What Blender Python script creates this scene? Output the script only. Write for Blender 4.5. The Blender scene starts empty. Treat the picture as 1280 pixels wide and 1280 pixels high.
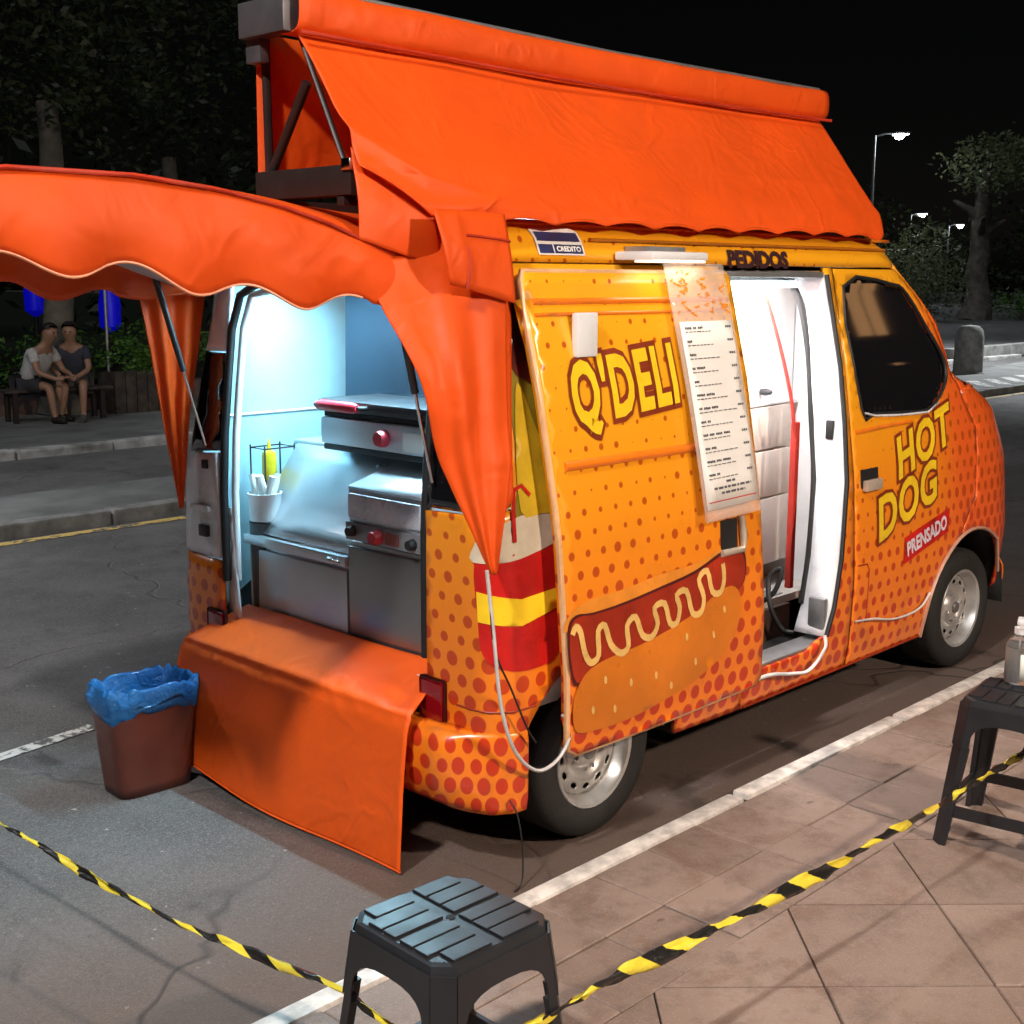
import bpy, bmesh, math, random
from mathutils import Vector, Matrix, noise
from mathutils.geometry import delaunay_2d_cdt
random.seed(7)
PI = math.pi
sc = bpy.context.scene
COL = sc.collection

# ------------------------------------------------------------------ camera
cam = bpy.data.cameras.new('camera'); co = bpy.data.objects.new('camera', cam); COL.objects.link(co)
sc.camera = co
yaw, pitch, roll, F = 0.768347, 0.178739, 0.003753, 1621.07
d = Vector((math.cos(yaw)*math.cos(pitch), math.sin(yaw)*math.cos(pitch), -math.sin(pitch)))
r = Vector((math.sin(yaw), -math.cos(yaw), 0)); u = r.cross(d)
r2 = r*math.cos(roll)+u*math.sin(roll); u2 = -r*math.sin(roll)+u*math.cos(roll)
m = Matrix((r2, u2, -d)).transposed().to_4x4(); m.translation = (-2.41312, -2.43510, 1.72023)
co.matrix_world = m
cam.sensor_fit = 'HORIZONTAL'; cam.sensor_width = 36; cam.lens = 36*F/1280
cam.clip_start = 0.05; cam.clip_end = 600
sc.render.resolution_x = 1024; sc.render.resolution_y = 1024
# ------------------------------------------------------------------ world: night sky
w = bpy.data.worlds.new('World'); sc.world = w; w.use_nodes = True
nt = w.node_tree; bg = nt.nodes['Background']
sky = nt.nodes.new('ShaderNodeTexSky'); sky.sky_type = 'NISHITA'; sky.sun_disc = False
sky.sun_elevation = math.radians(-5); sky.sun_rotation = math.radians(60)
hs = nt.nodes.new('ShaderNodeHueSaturation'); hs.inputs['Saturation'].default_value = .25
nt.links.new(sky.outputs[0], hs.inputs['Color']); nt.links.new(hs.outputs[0], bg.inputs['Color'])
bg.inputs['Strength'].default_value = 0.012
# ------------------------------------------------------------------ moonlight (very weak, wide) = town glow
s = bpy.data.lights.new('sun', 'SUN'); s.energy = 0.22; s.angle = math.radians(25); s.color = (.9, .93, 1)
so = bpy.data.objects.new('sun', s); COL.objects.link(so)
so.rotation_euler = (math.radians(38), math.radians(-8), math.radians(-50))
sc.view_settings.view_transform = 'Standard'; sc.view_settings.look = 'None'
sc.view_settings.exposure = 1.05; sc.view_settings.gamma = 1
sc.view_settings.use_curve_mapping = False
sc.render.engine = 'CYCLES'

# ================================================================== helpers
def tag(o, label=None, cat=None, group=None, kind=None):
    if label: o['label'] = label
    if cat: o['category'] = cat
    if group: o['group'] = group
    if kind: o['kind'] = kind
    return o
def empty(name, loc=(0, 0, 0), rz=0, label=None, cat=None, group=None):
    o = bpy.data.objects.new(name, None); COL.objects.link(o); o.location = loc
    o.rotation_euler = (0, 0, rz); o.empty_display_size = .1
    return tag(o, label, cat, group)
def link(name, me, mat=None, parent=None, smooth=True):
    o = bpy.data.objects.new(name, me); COL.objects.link(o)
    if mat is not None and not me.materials:
        for mm in (mat if isinstance(mat, (list, tuple)) else [mat]): me.materials.append(mm)
    if smooth:
        for p in me.polygons: p.use_smooth = True
    if parent: o.parent = parent
    return o
def frombm(name, bm, mat=None, parent=None, smooth=False, recalc=True):
    if recalc: bmesh.ops.recalc_face_normals(bm, faces=bm.faces)
    me = bpy.data.meshes.new(name); bm.to_mesh(me); bm.free()
    return link(name, me, mat, parent, smooth)
def autosmooth(o, ang=40):
    me = o.data
    bm = bmesh.new(); bm.from_mesh(me)
    for f in bm.faces: f.smooth = True
    for e in bm.edges:
        if len(e.link_faces) == 2 and e.calc_face_angle(0) > math.radians(ang): e.smooth = False
    bm.to_mesh(me); bm.free()
    return o
def addbox(bm, a, b, M=None, bev=0):
    x0, y0, z0 = a; x1, y1, z1 = b
    vs = [Vector(v) for v in ((x0,y0,z0),(x1,y0,z0),(x1,y1,z0),(x0,y1,z0),(x0,y0,z1),(x1,y0,z1),(x1,y1,z1),(x0,y1,z1))]
    if M: vs = [M @ v for v in vs]
    V = [bm.verts.new(v) for v in vs]
    fs = [bm.faces.new([V[i] for i in q]) for q in ((0,3,2,1),(4,5,6,7),(0,1,5,4),(1,2,6,5),(2,3,7,6),(3,0,4,7))]
    if bev:
        es = set(e for f in fs for e in f.edges)
        bmesh.ops.bevel(bm, geom=list(es), offset=bev, segments=2, affect='EDGES', profile=.6)
def box(name, a, b, mat, parent=None, bev=0, M=None):
    bm = bmesh.new(); addbox(bm, a, b, M, bev)
    o = frombm(name, bm, mat, parent)
    return autosmooth(o, 50) if bev else o
def addtube(bm, pts, rad, n=8, closed=False, flat=None):
    """tube along points; rad scalar or list; flat=(rx,rz) scale"""
    pts = [Vector(p) for p in pts]; N = len(pts); rings = []
    up = Vector((0, 0, 1)); prev = None
    for i, p in enumerate(pts):
        if closed: t = pts[(i+1) % N]-pts[i-1]
        else: t = pts[min(i+1, N-1)]-pts[max(i-1, 0)]
        t.normalize()
        if prev is None:
            a = t.cross(up)
            if a.length < .05: a = t.cross(Vector((1, 0, 0)))
        else: a = prev-t*prev.dot(t)
        a.normalize(); prev = a; b = t.cross(a)
        R = rad[i] if isinstance(rad, (list, tuple)) else rad
        sx, sy = flat or (1, 1)
        rings.append([bm.verts.new(p+a*R*sx*math.cos(2*PI*k/n)+b*R*sy*math.sin(2*PI*k/n)) for k in range(n)])
    M_ = N if closed else N-1
    for i in range(M_):
        A, B = rings[i], rings[(i+1) % N]
        for k in range(n): bm.faces.new((A[k], A[(k+1) % n], B[(k+1) % n], B[k]))
    if not closed:
        bm.faces.new(rings[0][::-1]); bm.faces.new(rings[-1])
def tube(name, pts, rad, mat, parent=None, n=8, closed=False, flat=None):
    bm = bmesh.new(); addtube(bm, pts, rad, n, closed, flat); return autosmooth(frombm(name, bm, mat, parent), 60)
def smoothpath(pts, k=6):
    pts = [Vector(p) for p in pts]; out = []
    for i in range(len(pts)-1):
        p0 = pts[max(i-1, 0)]; p1 = pts[i]; p2 = pts[i+1]; p3 = pts[min(i+2, len(pts)-1)]
        for j in range(k):
            t = j/k
            out.append(.5*((2*p1)+(p2-p0)*t+(2*p0-5*p1+4*p2-p3)*t*t+(3*p1-p0-3*p2+p3)*t**3))
    out.append(pts[-1]); return out
def addlathe(bm, prof, n=24, M=None, cap=True):
    rings = []
    for (R, z) in prof:
        ring = []
        for k in range(n):
            v = Vector((R*math.cos(2*PI*k/n), R*math.sin(2*PI*k/n), z))
            ring.append(bm.verts.new(M @ v if M else v))
        rings.append(ring)
    for A, B in zip(rings, rings[1:]):
        for k in range(n): bm.faces.new((A[k], A[(k+1) % n], B[(k+1) % n], B[k]))
    if cap: bm.faces.new(rings[0][::-1]); bm.faces.new(rings[-1])
def lathe(name, prof, mat, parent=None, n=24, M=None, cap=True, ang=40):
    bm = bmesh.new(); addlathe(bm, prof, n, M, cap); return autosmooth(frombm(name, bm, mat, parent), ang)
def grid(name, fn, ns, nt_, mat, parent=None, thick=0, uv=None, smooth=True):
    vs = []; fs = []
    for j in range(nt_+1):
        for i in range(ns+1): vs.append(fn(i/ns, j/nt_))
    for j in range(nt_):
        for i in range(ns):
            a = j*(ns+1)+i; fs.append((a, a+1, a+ns+2, a+ns+1))
    me = bpy.data.meshes.new(name); me.from_pydata([tuple(v) for v in vs], [], fs)
    o = link(name, me, mat, parent, smooth)
    if thick:
        md = o.modifiers.new('thickness', 'SOLIDIFY'); md.thickness = thick; md.offset = 0
    return o
def inside(p, poly):
    x, y = p; c = False; n = len(poly); j = n-1
    for i in range(n):
        xi, yi = poly[i]; xj, yj = poly[j]
        if (yi > y) != (yj > y) and x < (xj-xi)*(y-yi)/(yj-yi)+xi: c = not c
        j = i
    return c
def resample(poly, sp):
    out = []
    n = len(poly)
    for i in range(n):
        a = poly[i]; b = poly[(i+1) % n]; L = math.dist(a, b); k = max(1, int(math.ceil(L/sp)))
        for j in range(k): out.append((a[0]+(b[0]-a[0])*j/k, a[1]+(b[1]-a[1])*j/k))
    return out
def tri2d(outline, holes=(), sp=.06):
    loops = [resample(outline, sp)]+[resample(h, sp) for h in holes]
    vs = []; es = []
    for L in loops:
        b = len(vs); vs += L; es += [(b+i, b+(i+1) % len(L)) for i in range(len(L))]
    x0 = min(p[0] for p in outline); x1 = max(p[0] for p in outline); y0 = min(p[1] for p in outline); y1 = max(p[1] for p in outline)
    i = 0; y = y0+sp*.5
    while y < y1:
        x = x0+sp*(.5+.5*(i % 2))
        while x < x1:
            if inside((x, y), outline) and not any(inside((x, y), h) for h in holes): vs.append((x, y))
            x += sp
        y += sp*.87; i += 1
    V, E_, Fc, *_ = delaunay_2d_cdt([Vector(v) for v in vs], es, [], 0, 1e-5)
    fs = []
    for f in Fc:
        c = sum((V[k] for k in f), Vector((0, 0)))/len(f)
        if inside(c, outline) and not any(inside(c, h) for h in holes): fs.append(list(f))
    used = sorted(set(k for f in fs for k in f)); mp = {k: i for i, k in enumerate(used)}
    return [tuple(V[k]) for k in used], [[mp[k] for k in f] for f in fs]
def sheet(name, outline, mapf, mat, parent=None, holes=(), sp=.06, thick=.0, off=0, out=None, smooth=True):
    """2-D outline (u,v) triangulated and mapped to 3-D; UV map keeps (u,v) in metres; out = direction the front should face"""
    v2, fs = tri2d(outline, holes, sp)
    v3 = [Vector(mapf(a, b)) for a, b in v2]
    if out is not None:
        tot = 0
        for f in fs[:60]:
            nrm = (v3[f[1]]-v3[f[0]]).cross(v3[f[2]]-v3[f[0]]); o_ = out(*v2[f[0]]) if callable(out) else Vector(out)
            tot += nrm.dot(o_)
        if tot < 0: fs = [f[::-1] for f in fs]
    me = bpy.data.meshes.new(name); me.from_pydata([tuple(v) for v in v3], [], fs)
    uvl = me.uv_layers.new(name='UVMap')
    for lp in me.loops: uvl.data[lp.index].uv = v2[lp.vertex_index]
    o = link(name, me, mat, parent, smooth)
    if thick:
        md = o.modifiers.new('thickness', 'SOLIDIFY'); md.thickness = thick; md.offset = off
    return o
def circle(cx, cy, R, n=28, a0=0, a1=2*PI): return [(cx+R*math.cos(a0+(a1-a0)*k/n), cy+R*math.sin(a0+(a1-a0)*k/n)) for k in range(n)]
def ell(cx, cy, rx, ry, n=12, rot=0):
    o = []
    for k in range(n):
        a = 2*PI*k/n; x = rx*math.cos(a); y = ry*math.sin(a)
        o.append((cx+x*math.cos(rot)-y*math.sin(rot), cy+x*math.sin(rot)+y*math.cos(rot)))
    return o
def catm(pts, k=4, closed=True):
    n = len(pts); out = []
    rng = range(n) if closed else range(n-1)
    for i in rng:
        g = (lambda j: pts[j % n]) if closed else (lambda j: pts[max(0, min(n-1, j))])
        p0, p1, p2, p3 = g(i-1), g(i), g(i+1), g(i+2)
        for j in range(k):
            t = j/k
            out.append(tuple(.5*(2*p1[c]+(p2[c]-p0[c])*t+(2*p0[c]-5*p1[c]+4*p2[c]-p3[c])*t*t+(3*p1[c]-p0[c]-3*p2[c]+p3[c])*t**3) for c in (0, 1)))
    if not closed: out.append(pts[-1])
    return out
def ribbon2d(pts, wd):
    L = []; R = []
    for i, p in enumerate(pts):
        a = pts[max(0, i-1)]; b = pts[min(len(pts)-1, i+1)]; dx, dy = b[0]-a[0], b[1]-a[1]; l = math.hypot(dx, dy) or 1
        L.append((p[0]-dy/l*wd, p[1]+dx/l*wd)); R.append((p[0]+dy/l*wd, p[1]-dx/l*wd))
    return L, R
def lerp(tab, x):
    if x <= tab[0][0]: return tab[0][1]
    for (a, b), (c, e) in zip(tab, tab[1:]):
        if x <= c: return b+(e-b)*(x-a)/(c-a)
    return tab[-1][1]

# ================================================================== materials
class NB:
    def __init__(s, name):
        s.m = bpy.data.materials.new(name); s.m.use_nodes = True; s.t = s.m.node_tree; s.b = s.t.nodes['Principled BSDF']
        s.o = s.t.nodes['Material Output']
    def n(s, ty, **k):
        x = s.t.nodes.new(ty)
        for a, b in k.items(): setattr(x, a, b)
        return x
    def put(s, sock, v):
        if hasattr(v, 'is_output') or isinstance(v, bpy.types.NodeSocket): s.t.links.new(v, sock)
        else: sock.default_value = v
    def M(s, op, a, b=0., c=0.):
        x = s.n('ShaderNodeMath', operation=op); s.put(x.inputs[0], a); s.put(x.inputs[1], b); s.put(x.inputs[2], c); return x.outputs[0]
    def mix(s, f, a, b):
        x = s.n('ShaderNodeMix', data_type='RGBA'); s.put(x.inputs[0], f)
        s.put(x.inputs[6], a if not isinstance(a, tuple) else (*a[:3], 1)); s.put(x.inputs[7], b if not isinstance(b, tuple) else (*b[:3], 1)); return x.outputs[2]
    def ramp(s, v, lo, hi, a=0., b=1.):
        x = s.n('ShaderNodeMapRange'); x.interpolation_type = 'SMOOTHSTEP'; s.put(x.inputs[0], v)
        for i, k in ((1, lo), (2, hi), (3, a), (4, b)): x.inputs[i].default_value = k
        return x.outputs[0]
    def noise(s, scale, detail=4, rough=.5, coord=None, dist=0):
        x = s.n('ShaderNodeTexNoise'); x.inputs['Scale'].default_value = scale; x.inputs['Detail'].default_value = detail
        x.inputs['Roughness'].default_value = rough; x.inputs['Distortion'].default_value = dist
        s.t.links.new(coord if coord else s.coord('Object'), x.inputs['Vector']); return x.outputs[0]
    def coord(s, k): return s.n('ShaderNodeTexCoord').outputs[k]
    def bump(s, h, strength=.3, dist=.01):
        x = s.n('ShaderNodeBump'); x.inputs['Strength'].default_value = strength; x.inputs['Distance'].default_value = dist
        s.put(x.inputs['Height'], h); s.t.links.new(x.outputs[0], s.b.inputs['Normal']); return x
    def set(s, **k):
        for a, b in k.items():
            nm = {'col': 'Base Color', 'rough': 'Roughness', 'metal': 'Metallic', 'em': 'Emission Color', 'es': 'Emission Strength', 'tr': 'Transmission Weight', 'coat': 'Coat Weight', 'spec': 'Specular IOR Level', 'alpha': 'Alpha', 'sub': 'Subsurface Weight'}[a]
            if isinstance(b, tuple): b = (*b[:3], 1)
            s.put(s.b.inputs[nm], b)
        return s
def simple(name, col, rough=.5, metal=0, var=.12, scale=9, bumps=0, bscale=60, **k):
    q = NB(name); q.set(rough=rough, metal=metal, **k)
    n_ = q.noise(scale, 5, .6)
    dk = tuple(c*(1-var*2) for c in col); lt = tuple(min(1, c*(1+var)) for c in col)
    q.set(col=q.mix(q.ramp(n_, .25, .75), dk, lt))
    rr = q.M('ADD', q.M('MULTIPLY', q.noise(scale*2.3, 4), .25), rough-.12); q.set(rough=rr)
    if bumps: q.bump(q.noise(bscale, 4, .6), bumps, .004)
    return q.m
def emis(name, col, st):
    q = NB(name); q.set(col=col, em=col, es=st, rough=.4); return q.m

def wrap_mat(name, kind='side', gloss=.22):
    q = NB(name)
    uv = q.n('ShaderNodeUVMap'); sx = q.n('ShaderNodeSeparateXYZ'); q.t.links.new(uv.outputs[0], sx.inputs[0])
    U, Z = sx.outputs[0], sx.outputs[1]
    up = q.ramp(Z, .55, 1.55)
    base = q.mix(up, (.86, .205, .010), (.88, .385, .012))
    frontm = q.ramp(q.M('ADD', U, q.M('MULTIPLY', q.M('SUBTRACT', Z, 1.0), .15)), 2.45, 2.85)
    if kind != 'side': frontm = 0.
    else: base = q.mix(frontm, base, (.82, .12, .018))
    # dots
    pu, pz = (.068, .058)
    v = q.M('DIVIDE', Z, pz); row = q.M('FLOOR', v)
    uu = q.M('ADD', q.M('DIVIDE', U, pu), q.M('MULTIPLY', q.M('MODULO', q.M('ABSOLUTE', row), 2.), .5))
    cell = q.M('FLOOR', uu)
    fx = q.M('SUBTRACT', q.M('FRACT', uu), .5); fz = q.M('MULTIPLY', q.M('SUBTRACT', q.M('FRACT', v), .5), .85)
    if kind == 'side': fx = q.M('MULTIPLY', fx, q.M('ADD', 1., q.M('MULTIPLY', frontm, .35)))
    cb = q.n('ShaderNodeCombineXYZ'); q.put(cb.inputs[0], cell); q.put(cb.inputs[1], row)
    wn = q.n('ShaderNodeTexWhiteNoise'); q.t.links.new(cb.outputs[0], wn.inputs['Vector'])
    jit = q.M('MULTIPLY', q.M('SUBTRACT', wn.outputs['Value'], .5), .12)
    sw = q.n('ShaderNodeSeparateColor'); q.t.links.new(wn.outputs['Color'], sw.inputs[0])
    rad = q.M('ADD', q.ramp(Z, .30, 1.35, .36, .08), jit)
    if kind == 'side': rad = q.M('SUBTRACT', rad, q.M('MULTIPLY', q.ramp(U, 1.8, 1.9), q.M('SUBTRACT', .09, q.M('MULTIPLY', frontm, .09))))
    if kind == 'side': rad = q.M('ADD', rad, q.M('MULTIPLY', frontm, .12))
    fx = q.M('ADD', fx, q.M('MULTIPLY', q.M('SUBTRACT', sw.outputs[0], .5), .12))
    dd = q.M('SQRT', q.M('ADD', q.M('POWER', q.M('ABSOLUTE', fx), 2.), q.M('POWER', q.M('ABSOLUTE', fz), 2.)))
    dot = q.ramp(q.M('SUBTRACT', rad, dd), -.03, .03)
    colr = q.mix(dot, base, q.mix(q.ramp(Z, .3, 1.2), (.55, .035, .008), (.50, .085, .006)))
    dirt = q.ramp(q.noise(7, 6, .65), .45, .8); low = q.ramp(Z, .25, .6, .55, .08)
    colr = q.mix(q.M('MULTIPLY', dirt, low), colr, (.10, .06, .04))
    q.set(col=colr, rough=q.M('ADD', gloss, q.M('MULTIPLY', q.noise(5, 4), .16)), coat=.35)
    q.b.inputs['Coat Roughness'].default_value = .12
    q.bump(q.noise(3.2, 3, .5), .12, .02)
    return q.m
WRAP = wrap_mat('orange_dotted_wrap')
WRAP2 = wrap_mat('orange_dotted_wrap_rear', 'rear')
def cloth_mat(name, col, trans=.22, folds=2.6):
    q = NB(name)
    n1 = q.noise(3.0, 4, .6); n2 = q.noise(folds*2, 2, .5, dist=1.4)
    fine = q.noise(26, 5, .6)
    c = q.mix(q.ramp(n1, .3, .75), tuple(x*.90 for x in col), tuple(min(1, x*1.05) for x in col))
    c = q.mix(q.M('MULTIPLY', q.ramp(fine, .60, .8), .14), c, (.45, .06, .012))
    q.set(col=c, rough=.5, spec=.35)
    cx = q.coord('Object'); wv = q.n('ShaderNodeTexWave'); wv.inputs['Scale'].default_value = 160; q.t.links.new(cx, wv.inputs['Vector'])
    # sharp creases: ridged noise
    rg = q.M('ABSOLUTE', q.M('SUBTRACT', q.noise(2.1, 3, .55, dist=.5), .5)); rg = q.ramp(rg, 0., .05, 1., 0.)
    q.bump(q.M('ADD', q.M('ADD', q.M('MULTIPLY', n2, .9), q.M('MULTIPLY', rg, .22)), q.M('MULTIPLY', wv.outputs['Fac'], .015)), .55, .016)
    tl = q.n('ShaderNodeBsdfTranslucent'); q.put(tl.inputs[0], c)
    mx = q.n('ShaderNodeMixShader'); mx.inputs[0].default_value = trans
    q.t.links.new(q.b.outputs[0], mx.inputs[1]); q.t.links.new(tl.outputs[0], mx.inputs[2]); q.t.links.new(mx.outputs[0], q.o.inputs[0])
    return q.m
CLOTH = cloth_mat('orange_tarpaulin', (.90, .105, .008))
CLOTH2 = cloth_mat('orange_vinyl', (.92, .115, .008), .05)
HEM = simple('dark_orange_piping', (.45, .03, .006), .6)
WHITE = simple('white_panel', (.74, .75, .76), .35, var=.04)
JAMB = simple('white_metal_jamb', (.72, .73, .76), .3, var=.08, coat=.3)
RUBBER = simple('black_rubber', (.012, .012, .013), .55)
TYRE = simple('tyre_rubber', (.018, .017, .016), .75, bumps=.4, bscale=90)
BLACKP = simple('black_plastic', (.016, .017, .020), .42, var=.1, bumps=.08, bscale=200)
DARKIN = simple('dark_underbody', (.01, .01, .01), .8)
GLASS = NB('dark_tinted_glass').set(col=(.006, .006, .008), rough=.04, spec=.8, coat=.4).m
RIM = simple('silver_wheel_paint', (.55, .54, .52), .35, .55, var=.15)
CHROME = simple('chrome', (.75, .75, .76), .15, 1, var=.03)
ALU = simple('grey_aluminium', (.35, .36, .37), .4, .7)
DKMET = simple('dark_painted_steel', (.03, .022, .02), .45, .3)
PAPER = simple('white_paper', (.82, .80, .76), .5, var=.02)
OUTL = simple('red_brown_outline', (.24, .035, .012), .35)
BLKINK = simple('black_brown_ink', (.035, .010, .014), .5)
INK = simple('grey_ink', (.10, .10, .11), .6)
DARKINK = simple('dark_brown_ink', (.09, .012, .012), .35)
YEL = simple('yellow_print', (.92, .60, .02), .28, var=.1, scale=3)
MUST = simple('cream_mustard_print', (.85, .52, .16), .3)
SAUSM = simple('sausage_print', (.38, .03, .01), .3, var=.2, scale=4)
BUNM = simple('bun_print', (.72, .20, .015), .3, var=.12, scale=3)
BUNT = simple('bun_top_print', (.82, .28, .03), .3, var=.1)
REDP = simple('red_print', (.55, .012, .01), .3, var=.2, scale=5)
LIDM = simple('cup_lid_print', (.62, .55, .42), .3, var=.1)
BRN = simple('brown_bin_plastic', (.085, .022, .014), .38, var=.12)
BLUEBAG = None
def bag():
    q = NB('blue_bin_bag'); q.set(col=(.015, .17, .48), rough=.22, coat=.4); q.bump(q.noise(22, 5, .65, dist=1.5), 1., .02)
    tl = q.n('ShaderNodeBsdfTranslucent'); tl.inputs[0].default_value = (.02, .22, .6, 1)
    mx = q.n('ShaderNodeMixShader'); mx.inputs[0].default_value = .3
    q.t.links.new(q.b.outputs[0], mx.inputs[1]); q.t.links.new(tl.outputs[0], mx.inputs[2]); q.t.links.new(mx.outputs[0], q.o.inputs[0]); return q.m
BLUEBAG = bag()
def steel():
    q = NB('brushed_steel'); tc = q.coord('Object'); mp = q.n('ShaderNodeMapping'); mp.inputs['Scale'].default_value = (4, 4, 160); q.t.links.new(tc, mp.inputs[0])
    n = q.noise(2.5, 4, .6, mp.outputs[0]); n2 = q.noise(4, 3)
    q.set(col=q.mix(n2, (.55, .60, .66), (.76, .80, .84)), metal=.7, rough=q.M('ADD', .24, q.M('MULTIPLY', n, .2)))
    q.bump(q.M('ADD', n2, q.M('MULTIPLY', n, .1)), .15, .02); return q.m
STEEL = steel()
def asphalt():
    q = NB('worn_asphalt'); c = q.coord('Object')
    a = q.noise(.55, 6, .6, c, .3); b = q.noise(3.5, 6, .65, c); g = q.noise(220, 2, .7, c)
    base = q.mix(q.ramp(a, .35, .65), (.072, .069, .068), (.135, .130, .128))
    base = q.mix(q.M('MULTIPLY', q.ramp(b, .42, .7), .7), base, (.055, .052, .05))
    g2 = q.noise(60, 4, .75, c); base = q.mix(q.M('MULTIPLY', q.ramp(g, .5, .68), .55), base, (.30, .29, .285)); base = q.mix(q.M('MULTIPLY', q.ramp(g2, .52, .66), .5), base, (.045, .042, .04)); sp_ = q.noise(24, 3, .6, c); base = q.mix(q.ramp(sp_, .70, .73), base, (.35, .34, .33))
    sy_ = q.n('ShaderNodeSeparateXYZ'); q.t.links.new(c, sy_.inputs[0]); dm = q.M('MULTIPLY', q.ramp(q.M('ADD', sy_.outputs[1], q.M('MULTIPLY', b, .8)), .3, 1.5, 1., 0.), .72); base = q.mix(dm, base, q.mix(b, (.10, .055, .036), (.15, .09, .062)))  # dirt and warm light beside the kerb, both mixed in as brown
    # oil stains near the van
    st = q.noise(1.7, 5, .6, c, .8); base = q.mix(q.M('MULTIPLY', q.ramp(st, .62, .72), .6), base, (.02, .016, .013))
    # cracks
    vr = q.n('ShaderNodeTexVoronoi', feature='DISTANCE_TO_EDGE'); vr.inputs['Scale'].default_value = .55
    q.t.links.new(c, vr.inputs['Vector']); wob = q.n('ShaderNodeVectorMath', operation='ADD')
    nz = q.n('ShaderNodeTexNoise'); nz.inputs['Scale'].default_value = 2.5; q.t.links.new(c, nz.inputs['Vector'])
    sc_ = q.n('ShaderNodeVectorMath', operation='SCALE'); sc_.inputs['Scale'].default_value = .5; q.t.links.new(nz.outputs['Color'], sc_.inputs[0])
    q.t.links.new(c, wob.inputs[0]); q.t.links.new(sc_.outputs[0], wob.inputs[1]); q.t.links.new(wob.outputs[0], vr.inputs['Vector'])
    crack = q.ramp(vr.outputs['Distance'], .0, .010, 1., 0.)
    base = q.mix(q.M('MULTIPLY', crack, q.ramp(a, .42, .62, 0., .6)), base, (.015, .014, .013))
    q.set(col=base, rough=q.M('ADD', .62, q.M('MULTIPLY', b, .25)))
    q.bump(q.M('SUBTRACT', q.M('ADD', q.M('ADD', q.M('MULTIPLY', g, .5), q.M('MULTIPLY', g2, .6)), q.M('MULTIPLY', b, .8)), crack), .5, .012)
    return q.m
ASPH = asphalt()
def slabm(name, a, b, per=True):
    q = NB(name); c = q.coord('Object'); wc = q.n('ShaderNodeNewGeometry').outputs['Position']
    n = q.noise(1.1, 5, .6, wc, .4); n2 = q.noise(9, 6, .65, wc); g = q.noise(160, 2, .6, wc)
    oi = q.n('ShaderNodeObjectInfo')
    base = q.mix(q.ramp(n, .3, .7), a, b)
    base = q.mix(q.M('MULTIPLY', oi.outputs['Random'], .45), base, tuple(x*.62 for x in a))
    base = q.mix(q.M('MULTIPLY', q.ramp(n2, .45, .7), .55), base, tuple(x*.5 for x in a)); n3 = q.noise(3.2, 6, .7, wc, .6); base = q.mix(q.M('MULTIPLY', q.ramp(n3, .52, .66), .5), base, (.16, .085, .055)); n4 = q.noise(11, 2, .5, wc); base = q.mix(q.M('MULTIPLY', q.ramp(n4, .72, .76), .6), base, (.05, .035, .03))
    base = q.mix(q.M('MULTIPLY', q.ramp(g, .5, .7), .22), base, (.42, .38, .34))
    q.set(col=base, rough=q.M('ADD', .42, q.M('MULTIPLY', n2, .35)))
    q.bump(q.M('ADD', q.M('MULTIPLY', g, .5), n2), .45, .010); return q.m
SLAB = slabm('worn_stone_slab', (.235, .165, .130), (.345, .26, .215))
GROUT = simple('dirty_grout', (.05, .043, .038), .9, bumps=.3)
KERBW = simple('white_painted_kerb', (.74, .68, .62), .6, var=.22, scale=14, bumps=.5, bscale=40)
KERBG = simple('grey_kerb_stone', (.22, .215, .205), .8, var=.25, scale=6, bumps=.5, bscale=30)
CONC = simple('grey_paving', (.17, .17, .165), .8, var=.2, scale=2, bumps=.4, bscale=60)
def roadpaint(name, col):
    q = NB(name); q.set(col=col, rough=.7)
    n = q.noise(16, 6, .7); n2 = q.noise(3, 3)
    f = q.ramp(q.M('ADD', n, q.M('MULTIPLY', n2, .4)), .62, .72)
    q.set(col=q.mix(f, (.10, .10, .095), col)); return q.m
PWHITE = roadpaint('worn_white_paint', (.62, .61, .58)); PYEL = roadpaint('worn_yellow_paint', (.62, .42, .12))
BARK = simple('tree_bark', (.15, .135, .11), .9, var=.3, scale=3, bumps=1, bscale=12)
def leafm(name, a, b):
    q = NB(name); oi = q.n('ShaderNodeNewGeometry')
    q.set(col=q.mix(oi.outputs['Random Per Island'], a, b), rough=.5)
    tl = q.n('ShaderNodeBsdfTranslucent'); tl.inputs[0].default_value = (*b, 1)
    mx = q.n('ShaderNodeMixShader'); mx.inputs[0].default_value = .3
    q.t.links.new(q.b.outputs[0], mx.inputs[1]); q.t.links.new(tl.outputs[0], mx.inputs[2]); q.t.links.new(mx.outputs[0], q.o.inputs[0]); return q.m
LEAF = leafm('leaves', (.014, .024, .009), (.05, .065, .022)); LEAFR = leafm('lit_tree_leaves', (.08, .11, .05), (.25, .28, .14)); LEAFH = leafm('hedge_leaves', (.04, .13, .02), (.13, .28, .04))  # LEAFR is a paler copy: lamp light put into the leaf colour
SKIN = simple('skin', (.36, .20, .13), .5, var=.06, sub=.05)
HAIR = simple('dark_hair', (.015, .011, .009), .6)

# ================================================================== SETTING
RZ = .03
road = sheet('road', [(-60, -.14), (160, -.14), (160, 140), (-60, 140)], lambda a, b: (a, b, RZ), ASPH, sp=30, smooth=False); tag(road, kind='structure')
box('ground', (-60, -60, -.2), (160, 140, -.03), simple('soil', (.05, .045, .04), .95)).__setitem__('kind', 'structure')
# near sidewalk
SZ = .06
side_w = box('sidewalk', (-9, -14, -.02), (40, -.165, SZ-.012), GROUT); tag(side_w, kind='structure')
ZK = [(-4, .9)]
rk = random.Random(3)
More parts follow.
